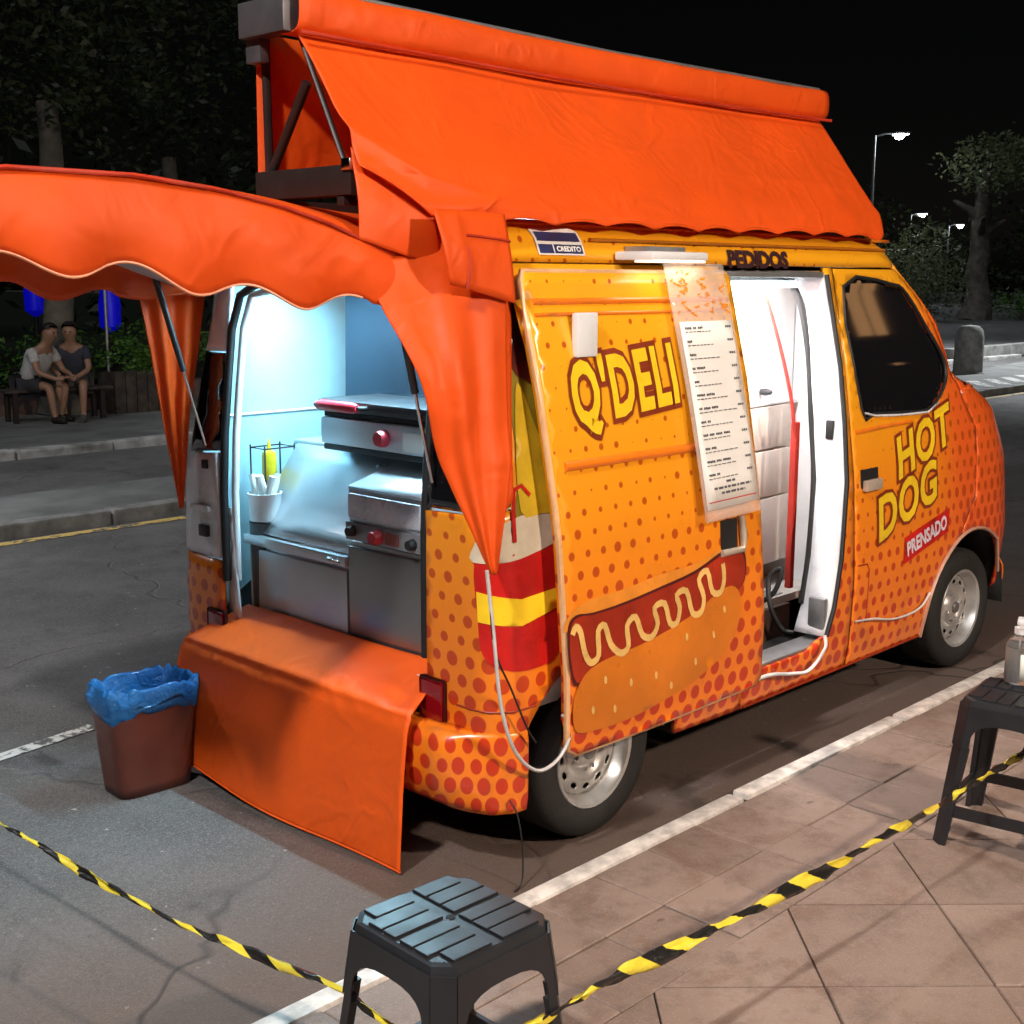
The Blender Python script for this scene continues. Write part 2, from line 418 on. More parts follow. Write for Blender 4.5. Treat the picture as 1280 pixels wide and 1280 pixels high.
# white kerb stones: top nearly flush with the slabs, joints where the photo shows them
kx = [-7.9, -6.8, -5.7, -4.6, -3.5, -2.45, -1.35, -.22, .98, 2.05, 3.2, 4.3, 5.4, 6.5, 7.6, 8.7, 9.8]
kerb = empty('kerb'); tag(kerb, kind='structure')
for i in range(len(kx)-1):
    x0, x1 = kx[i]+.012, kx[i+1]-.010; oy = rk.uniform(-.007, .007); bm = bmesh.new(); addbox(bm, (x0, -.220+oy*.5, -.02), (x1, -.158+oy, SZ+.004+rk.uniform(-.003, .003)), bev=.010)
    for v in bm.verts: v.co += Vector((0, .004*noise.noise(v.co*5), .003*noise.noise(v.co*9)))
    autosmooth(frombm('kerb_stone', bm, KERBW, kerb), 50)
def slab_mesh(w, h, t=.02):
    bm = bmesh.new(); addbox(bm, (-w/2, -h/2, -t), (w/2, h/2, 0)); 
    es = [e for e in bm.edges if all(v.co.z > -.001 for v in e.verts)]
    bmesh.ops.bevel(bm, geom=es, offset=.003, segments=1, affect='EDGES'); me = bpy.data.meshes.new('paving_slab'); bmesh.ops.recalc_face_normals(bm, faces=bm.faces); bm.to_mesh(me); bm.free(); me.materials.append(SLAB); return me
m1 = slab_mesh(.236, .244); m2 = slab_mesh(.404, .404)
def slab(me, x, y, rz):
    o = bpy.data.objects.new('paving_slab', me); COL.objects.link(o); o.parent = side_w
    o.location = (x, y, SZ+rk.uniform(-.0025, .0025)); o.rotation_euler = (rk.uniform(-.004, .004), rk.uniform(-.004, .004), rz+rk.uniform(-.004, .004))
for i in range(-10, 34):
    for j in range(2): slab(m1, .0+.24*i+.09, -.226-.124-.248*j, 0)
# diagonal field of square slabs starting at y=-.73: clip by centre
from mathutils.geometry import intersect_line_line_2d
def clip_top(poly, ymax):
    out = []
    for i in range(len(poly)):
        a, b = poly[i], poly[(i+1) % len(poly)]
        if a[1] <= ymax: out.append(a)
        if (a[1]-ymax)*(b[1]-ymax) < 0:
            t = (ymax-a[1])/(b[1]-a[1]); out.append((a[0]+(b[0]-a[0])*t, ymax))
    return out
pit = .41; cnt = 0
for i in range(-16, 24):
    for j in range(-4, 22):
        # axes p=(x+y)/sqrt2 , q=(x-y)/sqrt2 ; joints at x+y=-.27 and x-y=1.15
        p0 = (-.27)/math.sqrt(2)-pit*(j+1)+pit*6; q0 = 1.15/math.sqrt(2)+pit*(i-12)
        g = .003
        P4 = [(p0+g, q0+g), (p0+pit-g, q0+g), (p0+pit-g, q0+pit-g), (p0+g, q0+pit-g)]
        xy = [((p+q_)/math.sqrt(2), (p-q_)/math.sqrt(2)) for p, q_ in P4]
        cy = sum(y for x, y in xy)/4; cx = sum(x for x, y in xy)/4
        if cy < -3.2 or cx < -2.3 or cx > 5.2: continue
        pl = clip_top(xy, -.726)
        if len(pl) < 3: continue
        A_ = 0
        for k in range(len(pl)): A_ += pl[k][0]*pl[(k+1) % len(pl)][1]-pl[(k+1) % len(pl)][0]*pl[k][1]
        if abs(A_) < .004: continue
        if A_ < 0: pl = pl[::-1]
        if len(pl) == 4 and max(y for x, y in xy) < -.73:
            slab(m2, cx, cy, PI/4); cnt += 1; continue
        n_ = len(pl); me = bpy.data.meshes.new('paving_slab')
        me.from_pydata([(x, y, SZ) for x, y in pl]+[(x, y, SZ-.02) for x, y in pl], [], [list(range(n_))]+[[k, k+n_, (k+1) % n_+n_, (k+1) % n_] for k in range(n_)])
        link('paving_slab', me, SLAB, side_w, False); cnt += 1
far_fill = box('pavement', (5.2, -14, SZ-.011), (40, -.73, SZ-.001), SLAB); tag(far_fill, kind='structure')

# painted parking mark on the asphalt
def strip(name, pts, wd, mat, z=.034):
    bm = bmesh.new(); L = []
    a = Vector(pts[0]); b = Vector(pts[1]); t = (b-a).normalized(); nn = Vector((-t.y, t.x))*wd/2
    N = max(1, int((b-a).length/.5))
    for i in range(N+1):
        p = a+(b-a)*i/N; L.append((bm.verts.new((p.x+nn.x, p.y+nn.y, z)), bm.verts.new((p.x-nn.x, p.y-nn.y, z))))
    for A, B in zip(L, L[1:]): bm.faces.new((A[0], A[1], B[1], B[0]))
    o = frombm(name, bm, mat); tag(o, kind='structure'); return o
strip('bay_line', [(-3.2, 1.50), (-.13, 1.985)], .065, PWHITE)
# median island between the two roadways
MZ = .12
def block(name, pts, z0, z1, mat, kind='structure'):
    n_ = len(pts); me = bpy.data.meshes.new(name)
    me.from_pydata([(x, y, z1) for x, y in pts]+[(x, y, z0) for x, y in pts], [], [list(range(n_))]+[[k, k+n_, (k+1) % n_+n_, (k+1) % n_] for k in range(n_)])
    o = link(name, me, mat, None, False); tag(o, kind=kind); return o
block('median', [(-20, 5.66), (24, 5.95), (60, 5.95), (60, 9.2), (24, 8.4), (14, 6.9), (-20, 6.68)], -.02, MZ, CONC)
md = empty('median_kerb'); tag(md, kind='structure')
for i in range(34):
    x = -6+i*1.0; y = 5.60+.0066*(x+20)
    bm = bmesh.new(); addbox(bm, (x+.008, y-.09, -.02), (x+.992, y+.07, MZ+.012+rk.uniform(-.006, .006)), bev=.02)
    for v in bm.verts: v.co += Vector((0, .012*noise.noise(v.co*4), .01*noise.noise(v.co*6)))
    frombm('kerb_stone', bm, KERBG, md)
strip('yellow_line', [(-20, 5.40), (45, 5.83)], .10, PYEL)
# kerb and pavement beyond the second roadway
block('far_pavement', [(-30, 9.05), (24, 9.6), (70, 23), (160, 60), (160, 140), (-60, 140)], -.02, .10, CONC)
block('dark_ground_sheet', [(-60, 12.75), (22, 12.75), (60, 42), (60, 139), (-60, 139)], .0, .106, simple('near_black_ground', (.012, .020, .008), .9, bumps=.5))  # sheet added to keep the square dark, night darkness put into its colour
fk = empty('far_kerb'); tag(fk, kind='structure')
for i in range(30):
    x = -4+i*1.0; y = 8.98+.0102*(x+30)
    bm = bmesh.new(); addbox(bm, (x+.01, y-.09, -.02), (x+.99, y+.1, .115+rk.uniform(-.008, .008)), bev=.02)
    for v in bm.verts: v.co += Vector((0, .014*noise.noise(v.co*4), .012*noise.noise(v.co*6)))
    frombm('kerb_stone', bm, simple('pale_kerb', (.42, .41, .39), .8, var=.3, scale=5) if i == 0 else bpy.data.materials['pale_kerb'], fk)

# ================================================================== VAN SURFACE
YC = .755
ZP = [(.2, -.02), (.35, -.045), (.6, -.055), (.8, -.045), (1.0, -.03), (1.2, 0), (1.4, .03), (1.7, .1), (1.8, .12), (1.84, .135), (1.87, .165), (1.89, .20)]
XC = [(.2, 3.05), (.32, 3.07), (.63, 3.11), (.94, 3.09), (1.17, 3.0), (1.26, 2.85), (1.33, 2.66), (1.55, 2.60), (1.66, 2.475), (1.78, 2.31), (1.87, 2.22)]
RF = [(.2, .55), (.63, .6), (.94, .6), (1.17, .55), (1.3, .42), (1.55, .35), (1.87, .3)]
XB = [(.2, .02), (.3, 0), (1.1, 0), (1.4, .035), (1.75, .08), (1.87, .10)]
RR = .10
def S(u, z, off=0, dy=0, left=False):
    ys = lerp(ZP, z)+dy; xc = lerp(XC, z); rf = lerp(RF, z); xb = lerp(XB, z)
    if u > xc:
        a = (u-xc)/rf
        if a < PI/2: p = Vector((xc+rf*math.sin(a), ys+rf-rf*math.cos(a), z)); n = Vector((math.sin(a), -math.cos(a), 0))
        else: p = Vector((xc+rf, ys+rf+(a-PI/2)*rf, z)); n = Vector((1, 0, 0))
    elif u < xb+RR:
        a = (xb+RR-u)/RR
        if a < PI/2: p = Vector((xb+RR-RR*math.sin(a), ys+RR-RR*math.cos(a), z)); n = Vector((-math.sin(a), -math.cos(a), 0))
        else: p = Vector((xb, ys+RR+(a-PI/2)*RR, z)); n = Vector((-1, 0, 0))
    else: p = Vector((u, ys, z)); n = Vector((0, -1, 0))
    p = p+n*off
    if left: p.y = 2*YC-p.y; n.y = -n.y
    return p
def Sn(u, z): return S(u, z, .1)-S(u, z)
def Sl(u, z): return S(u, z, 0, 0, True)
def Sln(u, z): return S(u, z, .1, 0, True)-S(u, z, 0, 0, True)
def urear(y, z):   # u value on the rear face for a given y
    return lerp(XB, z)+RR-(PI/2)*RR-(y-lerp(ZP, z)-RR)
def ufr(z): return lerp(XC, z)+lerp(RF, z)*PI/2

van = empty('food_van', (0, 0, 0), 0, 'orange halftone dotted hot dog van parked at the kerb with its side and rear open', 'van')
def vs(name, outline, mat, holes=(), sp=.05, thick=.018, parent=None, left=False, off=0.0, dy=0):
    return sheet(name, outline, (lambda a, b: S(a, b, off, dy, left)), mat, parent or van, holes, sp, thick, -1, (Sln if left else Sn))
YR = .235   # right edge of the rear opening
RO = 1.065
zs = [.26, .34, .45, .55, .65, .75, .85, .95, 1.05]
rq = [(urear(YR+.0, z), z) for z in zs]+[(urear(YR, 1.075)+.0, 1.075)]
rear_arch = circle(.45, .27, .385, 30)
# rear quarter: from rear opening edge round the corner to the sliding-door opening
out = rq+[(.10-.055, 1.085), (.10, 1.10), (.11, 1.30), (.14, 1.50), (.17, 1.76), (1.20, 1.76), (1.20, .26), (.84, .26)]
arc = [(.45+.385*math.cos(a), .27+.385*math.sin(a)) for a in [PI*k/16 for k in range(17)]]
out = rq+[(.045, 1.085), (.10, 1.10), (.11, 1.30), (.14, 1.50), (.17, 1.76), (1.20, 1.76), (1.20, .26)]+arc+[(.06, .27)]
quarter = vs('rear_quarter_panel', out, WRAP2)
# upper rear corner: dark glass
vs('rear_corner_glass', [(urear(YR, z), z) for z in (1.085, 1.2, 1.35, 1.5, 1.62, 1.76)]+[(.162, 1.76), (.13, 1.5), (.10, 1.3), (.092, 1.105), (.04, 1.09)], GLASS, off=-.004)
# roof rail band
rb = [(urear(.16+.2, z), z) for z in (1.766, 1.80, 1.835)]+[(urear(.36, 1.87), 1.87)]
rb += [(x, 1.87) for x in (.4, 1.0, 1.6, 2.2)]+[(ufr(1.87)-.0, 1.87), (ufr(1.82), 1.82), (ufr(1.80), 1.80)]
# boundary along A pillar: band descends forward above the window
rb += [(2.46, 1.79), (2.40, 1.766)]
vs('roof_rail_panel', rb, WRAP)
tube('drip_rail', [S(.56+.05*k, 1.832, .008) for k in range(37)], .006, simple('orange_seal', (.5, .16, .01), .4), van, 6)
# side below B pillar, strip between opening and door
bp = [(1.205, .34), (1.205, .26), (1.90, .26), (1.90, .72), (1.905, 1.22), (1.915, 1.76), (1.868, 1.76), (1.865, 1.40), (1.862, 1.20), (1.845, .98), (1.80, .70), (1.76, .52), (1.72, .42), (1.60, .385), (1.205, .385)]
vs('door_pillar_panel', bp[1:], WRAP)
fa_c = (2.915, .26); fa_r = .405
farc = [(fa_c[0]+fa_r*math.cos(a), fa_c[1]+fa_r*math.sin(a)) for a in [PI-(PI-.95)*k/16 for k in range(17)]]  # from rear up over
win = [(2.005, 1.235), (1.985, 1.69), (2.36, 1.70), (2.47, 1.66), (2.60, 1.52), (2.72, 1.385), (2.70, 1.30), (2.62, 1.235), (2.52, 1.20), (2.3, 1.205), (2.1, 1.215)]
win = catm(win, 3)
door_o = [(1.912, .26), (2.505, .26)]+[p for p in farc if p[0] < 2.80]+[(2.80, .66), (2.93, .80), (2.95, 1.10), (2.83, 1.25), (2.79, 1.385), (2.66, 1.56), (2.55, 1.68), (2.42, 1.757), (1.925, 1.757), (1.915, 1.22), (1.912, .72)]
fdoor = vs('front_door', door_o, WRAP, [win], .04, .005)
fen = [p for p in farc if p[0] > 2.81]
nz_ = [.45, .60, .75, .90, 1.05, 1.15, 1.22, 1.262]
fender = vs('front_fender', [(2.806, .66)]+[p for p in fen]+[(3.30, .42), (3.36, .28), (ufr(.26), .26)]+[(ufr(z), z) for z in nz_]+[(2.84, 1.262), (2.956, 1.10), (2.936, .80)], WRAP)
# window glass, seal
wc = catm(win, 1)
sheet('door_window_glass', win, lambda a, b: S(a, b, -.0095), GLASS, fdoor, (), .04, .002, 0, Sn)
tube('window_seal', [S(a, b, -.001) for a, b in resample(win, .04)], .0075, RUBBER, fdoor, 6, True)
tube('window_seal', [S(a, b, .004) for a, b in resample([(2.02, 1.222), (2.1, 1.207), (2.3, 1.196), (2.52, 1.192), (2.62, 1.226), (2.52, 1.192), (2.3, 1.196), (2.1, 1.207)], .04)], .005, JAMB, fdoor, 6)
# A pillar strip ahead of the door window (to the windscreen)
ap = [(2.44, 1.76), (2.56, 1.685), (2.67, 1.565), (2.80, 1.39), (2.84, 1.262)]+[(2.90+.02, 1.262), (2.90, 1.33), (2.88, 1.42), (2.78, 1.57), (2.70, 1.68), (2.62, 1.78), (2.5, 1.795), (2.42, 1.775)]
vs('windscreen_pillar', ap, WRAP)
# front: face, windscreen, header
zf = [.26, .45, .63, .8, .94, 1.05, 1.17, 1.262]
def frontface(name, zlist, mat, s0=0.0, parent=van, off=0):
    def fn(s_, t):
        z = zlist[0]+(zlist[-1]-zlist[0])*t
        a0 = lerp(ZP, z)+lerp(RF, z); a1 = 2*YC-a0
        return Vector((lerp(XC, z)+lerp(RF, z)+off, a0+(a1-a0)*s_, z))
    return grid(name, fn, 8, 14, mat, parent, .01)
frontface('front_panel', zf, WRAP)
def wsf(s_, t):
    z = 1.275+(1.80-1.275)*t
    u0 = lerp([(1.275, 2.92), (1.33, 2.90), (1.42, 2.88), (1.57, 2.78), (1.68, 2.70), (1.80, 2.62)], z); L = 2*(lerp(XC, z)+lerp(RF, z)*PI/2-u0)+2*(YC-lerp(ZP, z)-lerp(RF, z))
    uu = u0+L*s_
    uc = u0+L/2
    return S(uu, z, -.006) if uu <= uc else S(2*uc-uu, z, -.006, 0, True)
grid('windscreen', wsf, 20, 10, GLASS, van, .004)
# hood cowl between windscreen and nose
def roofn(s_, t):
    x = .10+(2.44-.10)*s_; yy = .165+(1.18)*t
    e = min(s_, 1-s_)*2.36
    return Vector((x, yy, 1.868+.055*math.sin(PI*t)*min(1, e/.2+.3)))
def cowl(s_, t):
    a = 0.05+s_*.9; z0 = 1.262
    # from nose top edge (z 1.262) back up to windscreen base: simple strip
    u0 = 2.86; L = 2*(ufr(z0)-u0)+2*(YC-lerp(ZP, z0)-lerp(RF, z0)); uu = u0+L*s_; uc = u0+L/2
    P0 = S(uu, 1.262) if uu <= uc else S(2*uc-uu, 1.262, 0, 0, True)
    u1 = 2.92; L1 = 2*(ufr(1.275)-u1)+2*(YC-lerp(ZP, 1.275)-lerp(RF, 1.275)); v_ = u1+L1*s_; vc = u1+L1/2
    P1 = S(v_, 1.275, -.004) if v_ <= vc else S(2*vc-v_, 1.275, -.004, 0, True)
    return P0.lerp(P1, t)
grid('bonnet_edge', cowl, 20, 2, WRAP, van, .008)
roof = grid('roof_panel', roofn, 30, 14, WRAP, van, .012)
# header over windscreen arc
def hdr(s_, t):
    z = 1.80+.068*t
    u0 = 2.60-.2*t; L = 2*(ufr(z)-u0)+2*(YC-lerp(ZP, z)-lerp(RF, z)); uu = u0+L*s_; uc = u0+L/2
    return S(uu, z, .001) if uu <= uc else S(2*uc-uu, z, .001, 0, True)
grid('roof_header', hdr, 20, 3, WRAP, van, .008)
# left side (seen only at the rear corner)
lz = [.26, .45, .6, .70, .765]
lo = [(urear(YR-.0, z), z) for z in lz]+[(.105, .775), (.11, 1.30), (.14, 1.5), (.17, 1.76), (2.40, 1.76), (2.56, 1.685), (2.67, 1.565), (2.80, 1.39), (2.86, 1.262)]+[(ufr(z), z) for z in nz_[::-1]]+[(ufr(.26), .26), (3.34, .26)]+[(2.915+.405*math.cos(a), .27+.405*math.sin(a)) for a in [PI*k/12 for k in range(13)]]+[(2.4, .26), (.90, .26)]+[(.45+.4*math.cos(a), .27+.4*math.sin(a)) for a in [PI*k/12 for k in range(13)]]+[(0.04, .26)]
lwin = [(2.0, 1.23), (2.0, 1.69), (2.4, 1.69), (2.7, 1.385), (2.6, 1.22)]
lp = vs('left_side_panel', lo, WRAP2, [lwin], .07, left=True)
sheet('door_window_glass', lwin, lambda a, b: S(a, b, -.012, 0, True), GLASS, lp, (), .1, .003, 0, Sln)
vs('roof_rail_panel', [(urear(.36, 1.766), 1.766), (urear(.36, 1.87), 1.87), (ufr(1.87), 1.87), (ufr(1.80), 1.80), (2.46, 1.79), (2.40, 1.766)], WRAP2, left=True, sp=.1)
# left rear pillar: bare white jamb with ledge and latch, dark glass above, pale top
jb = vs('rear_pillar_jamb', [(urear(YR, z), z) for z in (.775, .85, .95, 1.05, 1.14)]+[(-.045, 1.125), (.03, 1.11), (.085, 1.10), (.095, .78)], JAMB, left=True, off=.002)
def lrear(y, z, off=0): return Vector((lerp(XB, z)-off, y, z))
box('jamb_ledge', (-.022, 1.31, .935), (-.003, 1.42, .952), JAMB, jb, .004)
box('latch', (-.02, 1.33, .845), (-.002, 1.375, .885), BLACKP, jb, .003); box('latch', (-.015, 1.325, 1.08), (-.002, 1.35, 1.11), BLACKP, jb, .003)
vs('rear_corner_glass', [(urear(YR, z), z) for z in (1.145, 1.3, 1.4, 1.47)]+[(.03, 1.47), (.10, 1.46), (.095, 1.108), (-.03, 1.13)], GLASS, left=True, off=-.004)
vs('rear_pillar_top', [(urear(YR, z), z) for z in (1.475, 1.6, 1.76)]+[(.165, 1.76), (.135, 1.475)], WHITE, left=True, off=-.002)
# rear header
def rh(s_, t):
    z = 1.70+.165*t; return Vector((lerp(XB, z)-.001+.01*(1-t), .23+1.05*s_, z+.012*math.sin(PI*s_)))
grid('rear_header', rh, 12, 3, WRAP2, van, .02)
# rubber seal + bright inner trim of the rear opening
yl = 2*YC-YR
def ro(y, z): return Vector((lerp(XB, z)+.015, y, z))
loop = [ro(YR+.02, z) for z in (.64, .8, 1.0, 1.2, 1.4, 1.55)]+[ro(YR+.05, 1.66), ro(YR+.14, 1.695)]+[ro(y, 1.70) for y in (.5, .8, 1.05)]+[ro(yl-.13, 1.695), ro(yl-.045, 1.66)]+[ro(yl-.012, z) for z in (1.55, 1.4, 1.2, 1.0, .8, .70)]
tube('rear_door_seal', loop, .014, RUBBER, van, 8)
trim = [Vector((p.x+.03, p.y+(-.022 if p.y > 1 else .02 if p.y < .4 else 0), p.z-(.02 if p.z > 1.68 else 0))) for p in loop]
tube('opening_trim', trim[1:], .013, WHITE, van, 8)
# white lower left opening bracket
sheet('opening_flange', [(1.215, .565), (1.275, .60), (1.275, .95), (1.245, .95), (1.235, .75)], lambda a, b: (.035, a, b), WHITE, van, (), .06, .01, 0, (-1, 0, 0))
# rear sill and bumper (mostly under the orange cloth)
box('rear_sill', (.045, .275, .47), (.108, 1.26, .565), JAMB, van, .006)
def bumper(s_, t):
    prof = [(.0, .47), (-.05, .465), (-.075, .44), (-.08, .36), (-.065, .27), (-.02, .235), (.03, .235)]
    k = t*(len(prof)-1); i = min(int(k), len(prof)-2); f_ = k-i
    x = prof[i][0]+(prof[i+1][0]-prof[i][0])*f_; z = prof[i][1]+(prof[i+1][1]-prof[i][1])*f_
    # path round the rear
    Lr = .30
    a = s_*2-1; y_half = .80
    q_ = abs(a)
    if q_ < .80: px, py, nx, ny = 0, q_/.80*(y_half-.10), -1, 0
    elif q_ < .88:
        an = (q_-.80)/.08*PI/2; px, py, nx, ny = .10-.10*math.cos(an), (y_half-.10)+.10*math.sin(an), -math.cos(an), math.sin(an)
    else: px, py, nx, ny = .10+(q_-.88)/.12*.02, y_half, 0, 1
    off = -x*max(.10, 1-max(0, q_-.74)/.10)
    return Vector((px+nx*off, YC+math.copysign(1, a)*(py+ny*off), z))
bumpm = WRAP2
bo = grid('rear_bumper', bumper, 60, 12, bumpm, van, .006)
uvl = bo.data.uv_layers.new(name='UVMap')
for lp_ in bo.data.loops:
    v = bo.data.vertices[lp_.vertex_index].co; uvl.data[lp_.index].uv = (v.x-v.y, v.z)
for o in (roof,):
    pass
for o in list(van.children):
    if not o.data.uv_layers:
        ul = o.data.uv_layers.new(name='UVMap')
        for lp_ in o.data.loops:
            v = o.data.vertices[lp_.vertex_index].co; ul.data[lp_.index].uv = (v.x+v.y, v.z)
# tail light
for lf in (False, True):
    cy = .205 if not lf else 2*YC-.205
    hs_ = box('tail_light', (-.007, cy-.055, .435), (.004, cy+.055, .595), simple('dark_red_surround', (.05, .005, .005), .3) if not lf else bpy.data.materials['dark_red_surround'], van, .012)
    box('red_lens', (-.013, cy-.046, .445), (-.004, cy+.046, .586), NB('red_lens').set(col=(.22, .004, .008), rough=.08, coat=1.).m if not lf else bpy.data.materials['red_lens'], hs_, .01)
# sill below side opening, step, floor
box('side_sill_plate', (1.21, -.035, .386), (1.74, .06, .398), ALU, van, .004)
box('side_step_well', (1.0, .06, .33), (1.84, .22, .345), DARKIN, van)
box('side_step_riser', (1.0, .215, .345), (1.90, .235, .47), simple('brown_step', (.05, .03, .022), .6), van)
box('floor_panel', (.06, .235, .47), (3.0, 1.30, .50), simple('grey_floor', (.42, .40, .37), .5), van)
for k in range(5): box('floor_rib', (1.2, .25+.03*k, .5), (1.9, .262+.03*k, .505), ALU, van, .001)
# opening jamb : white metal ring, outer edge rubber, inner black seal
jo = [(1.868, 1.735), (1.865, 1.40), (1.862, 1.20), (1.845, .98), (1.80, .70), (1.76, .52), (1.72, .42)]
def jmb(s_, t):
    k = s_*(len(jo)-1); i = min(int(k), len(jo)-2); f_ = k-i
    a = jo[i][0]+(jo[i+1][0]-jo[i][0])*f_; z = jo[i][1]+(jo[i+1][1]-jo[i][1])*f_
    p = S(a, z, -.002); return p+Vector((-.012*t, .12*t, 0))
jm = grid('door_jamb', jmb, 24, 3, JAMB, van, .008)
tube('jamb_edge_seal', [S(a+.004, z, .003) for a, z in jo], .010, RUBBER, jm, 6)
tube('jamb_inner_seal', smoothpath([(1.20, .215, 1.72), (1.6, .215, 1.72), (1.76, .210, 1.71), (1.83, .19, 1.65), (1.855, .155, 1.45)]+[S(a, z)+Vector((-.012, .125, 0)) for a, z in jo[2:6]], 4), .012, RUBBER, jm, 8)
for (a, z, w_, h_) in ((1.855, 1.17, .02, .035), (1.80, .63, .02, .035)):
    p = S(a, z); box('striker', (p.x-.014, p.y+.035, z-h_), (p.x+.003, p.y+.065, z+h_), RUBBER, jm, .004)
p = S(1.75, .5); box('lower_hinge', (p.x-.03, p.y+.01, .44), (p.x+.0, p.y+.08, .56), ALU, jm, .01)
# top rail of the opening
box('upper_door_rail', (1.21, .11, 1.725), (1.865, .20, 1.745), ALU, van, .003)
box('door_track', (.25, .098, 1.70), (1.25, .115, 1.72), DARKIN, van)
# fuel flap seam
sm = simple('seam_dark_orange', (.30, .03, .005), .5)
tube('panel_seam', [S(a, z, .001) for a, z in ((1.93, .655), (2.0, .652), (2.015, .63), (2.02, .45), (2.01, .42))], .003, sm, van, 5)
tube('panel_seam', [S(a, .265, .002) for a in (1.22, 1.5, 1.9, 2.3, 2.5)], .005, sm, van, 5)
tube('panel_seam', [S(a, .535, .001) for a in (-.12, -.06, -.02, .0, .03, .06, .10, .15)], .003, sm, van, 5)
# door handle front
def handle(parent, u0, u1, z0, z1, dy=0, off=0):
    S_ = lambda a, b, o: S(a, b, o+off, dy)
    sheet('handle_recess', [(u0, z0), (u1, z0), (u1, z1), (u0, z1)], lambda a, b: S_(a, b, .002), RUBBER, parent, (), .05, .002, 0, Sn, False)
    p = S_((u0+u1)/2, z0, .012)
    box('door_handle', (p.x-(u1-u0)*.42, p.y-.012, z0-.012), (p.x+(u1-u0)*.48, p.y+.01, z0+.030), simple('handle_silver', (.6, .5, .4), .3, .3) if 'handle_silver' not in bpy.data.materials else bpy.data.materials['handle_silver'], parent, .006)
handle(fdoor, 1.955, 2.085, .945, 1.015)
# beltline crease highlights (raised lips)
tube('door_crease', [S(a, 1.155+.01*math.sin((a-1.95)*3), -.004) for a in [1.94+.05*k for k in range(10)]], .010, WRAP2, fdoor, 6)
# side repeater / arch lip
tube('wheel_arch_lip', [S(a, z, .004) for a, z in farc+[(3.25, .42)]], .008, simple('arch_lip', (.55, .3, .2), .35), fender, 6)
tube('nose_trim', [S(3.42+.02*k, 1.15-.035*k, .012) for k in range(11)], .009, JAMB, fender, 6)
sheet('headlight', ell(3.62, .80, .12, .09, 16), lambda a, b: S(a, b, .006), NB('headlight_glass').set(col=(.5, .5, .5), rough=.05, metal=.4).m, fender, (), .05, .004, 0, Sn)
sheet('left_headlight', ell(3.62, .80, .12, .09, 16), lambda a, b: S(a, b, .006, 0, True), bpy.data.materials['headlight_glass'], van, (), .05, .004, 0, Sln).name = 'headlight'
def fb(s_, t):
    z = .26+.20*t; L0 = 3.36; Lt = 2*(ufr(z)-L0)+2*(YC-lerp(ZP, z)-lerp(RF, z)); uu = L0+Lt*s_; uc = L0+Lt/2; o_ = .03*math.sin(PI*t)**.5
    return S(uu, z, o_) if uu <= uc else S(2*uc-uu, z, o_, 0, True)
grid('front_bumper', fb, 24, 6, WRAP, van, .006)
# underbody
box('underbody', (.10, .10, .24), (3.3, 1.41, .30), DARKIN, van)
for lf in (0, 1):
    for xc_, rr_ in ((.45, .40), (2.915, .42)):
        def wl(s_, t, xc_=xc_, rr_=rr_, lf=lf):
            a = PI*s_; y = -.02+.26*t
            if lf: y = 2*YC-y
            return Vector((xc_+rr_*math.cos(a), y, .26+rr_*math.sin(a)))
        grid('wheel_well', wl, 14, 2, DARKIN, van, .004)
        yy = .24 if not lf else 2*YC-.24
        sheet('wheel_well', circle(xc_, .26, rr_, 20, 0, PI)+[(xc_-rr_, .26)], lambda a, b, yy=yy: (a, yy, b), DARKIN, van, (), .2, .004)
# wheels
def wheel(x, y, flip=False, steer=0):
    e = bpy.data.objects.new('wheel', None); COL.objects.link(e); e.parent = van; e.location = (x, y, RZ+.266); e.scale = (.975, 1, .975)
    e.rotation_euler = (0, 0, (PI if flip else 0)+steer); e.empty_display_size = .05
    R = Matrix.Rotation(PI/2, 4, 'X')  # lathe axis z -> -y ; outer face at -y
    prof = [(.172, -.085), (.19, -.095), (.225, -.10), (.255, -.092), (.268, -.078), (.273, -.06), (.273, .06), (.268, .078), (.255, .092), (.225, .10), (.19, .095), (.172, .085), (.172, -.085)]
    bm = bmesh.new(); addlathe(bm, prof, 48, R, False)
    # tread grooves
    o = autosmooth(frombm('tyre', bm, TYRE, e), 35)
    for yy in (.03, 0, -.03):
        pass
    prof = [(.174, .078), (.180, .086), (.176, .092), (.166, .088), (.160, .070), (.150, .052), (.146, .03), (.146, -.08), (.15, -.084), (.172, -.084)]
    autosmooth(frombm('rim', (lambda b: (addlathe(b, prof, 40, R, False), b)[1])(bmesh.new()), RIM, e), 35)
    holes = [ell(.118*math.cos(2*PI*k/12), .118*math.sin(2*PI*k/12), .016, .0095, 10, 2*PI*k/12+PI/2) for k in range(12)]
    def mp(a, b):
        q_ = math.hypot(a, b); dz = lerp([(0, .060), (.03, .062), (.05, .056), (.075, .030), (.095, .052), (.13, .050), (.148, .038)], q_)
        return R @ Vector((a, b, dz))
    sheet('wheel_disc', circle(0, 0, .147, 40), mp, RIM, e, holes, .012, .004, 0, (0, -1, 0))
    lathe('brake_drum', [(.0, .0), (.13, .0), (.13, .02), (.0, .02)], DARKIN, e, 24, R, False)
    lathe('hub_cap', [(.001, .075), (.022, .074), (.028, .066), (.028, .05)], simple('hub_grey', (.25, .24, .23), .4, .6) if 'hub_grey' not in bpy.data.materials else bpy.data.materials['hub_grey'], e, 20, R, False)
    for k in range(4):
        a = 2*PI*k/4+.3; p = R @ Vector((.055*math.cos(a), .055*math.sin(a), .056))
        lathe('wheel_nut', [(.001, .012), (.007, .011), (.008, .0)], CHROME, e, 6, Matrix.Translation(p) @ R, False)
    return e
wheel(.47, .082); wheel(2.945, .085, steer=math.radians(-2)); wheel(.485, 2*YC-.078, True); wheel(2.945, 2*YC-.085, True)

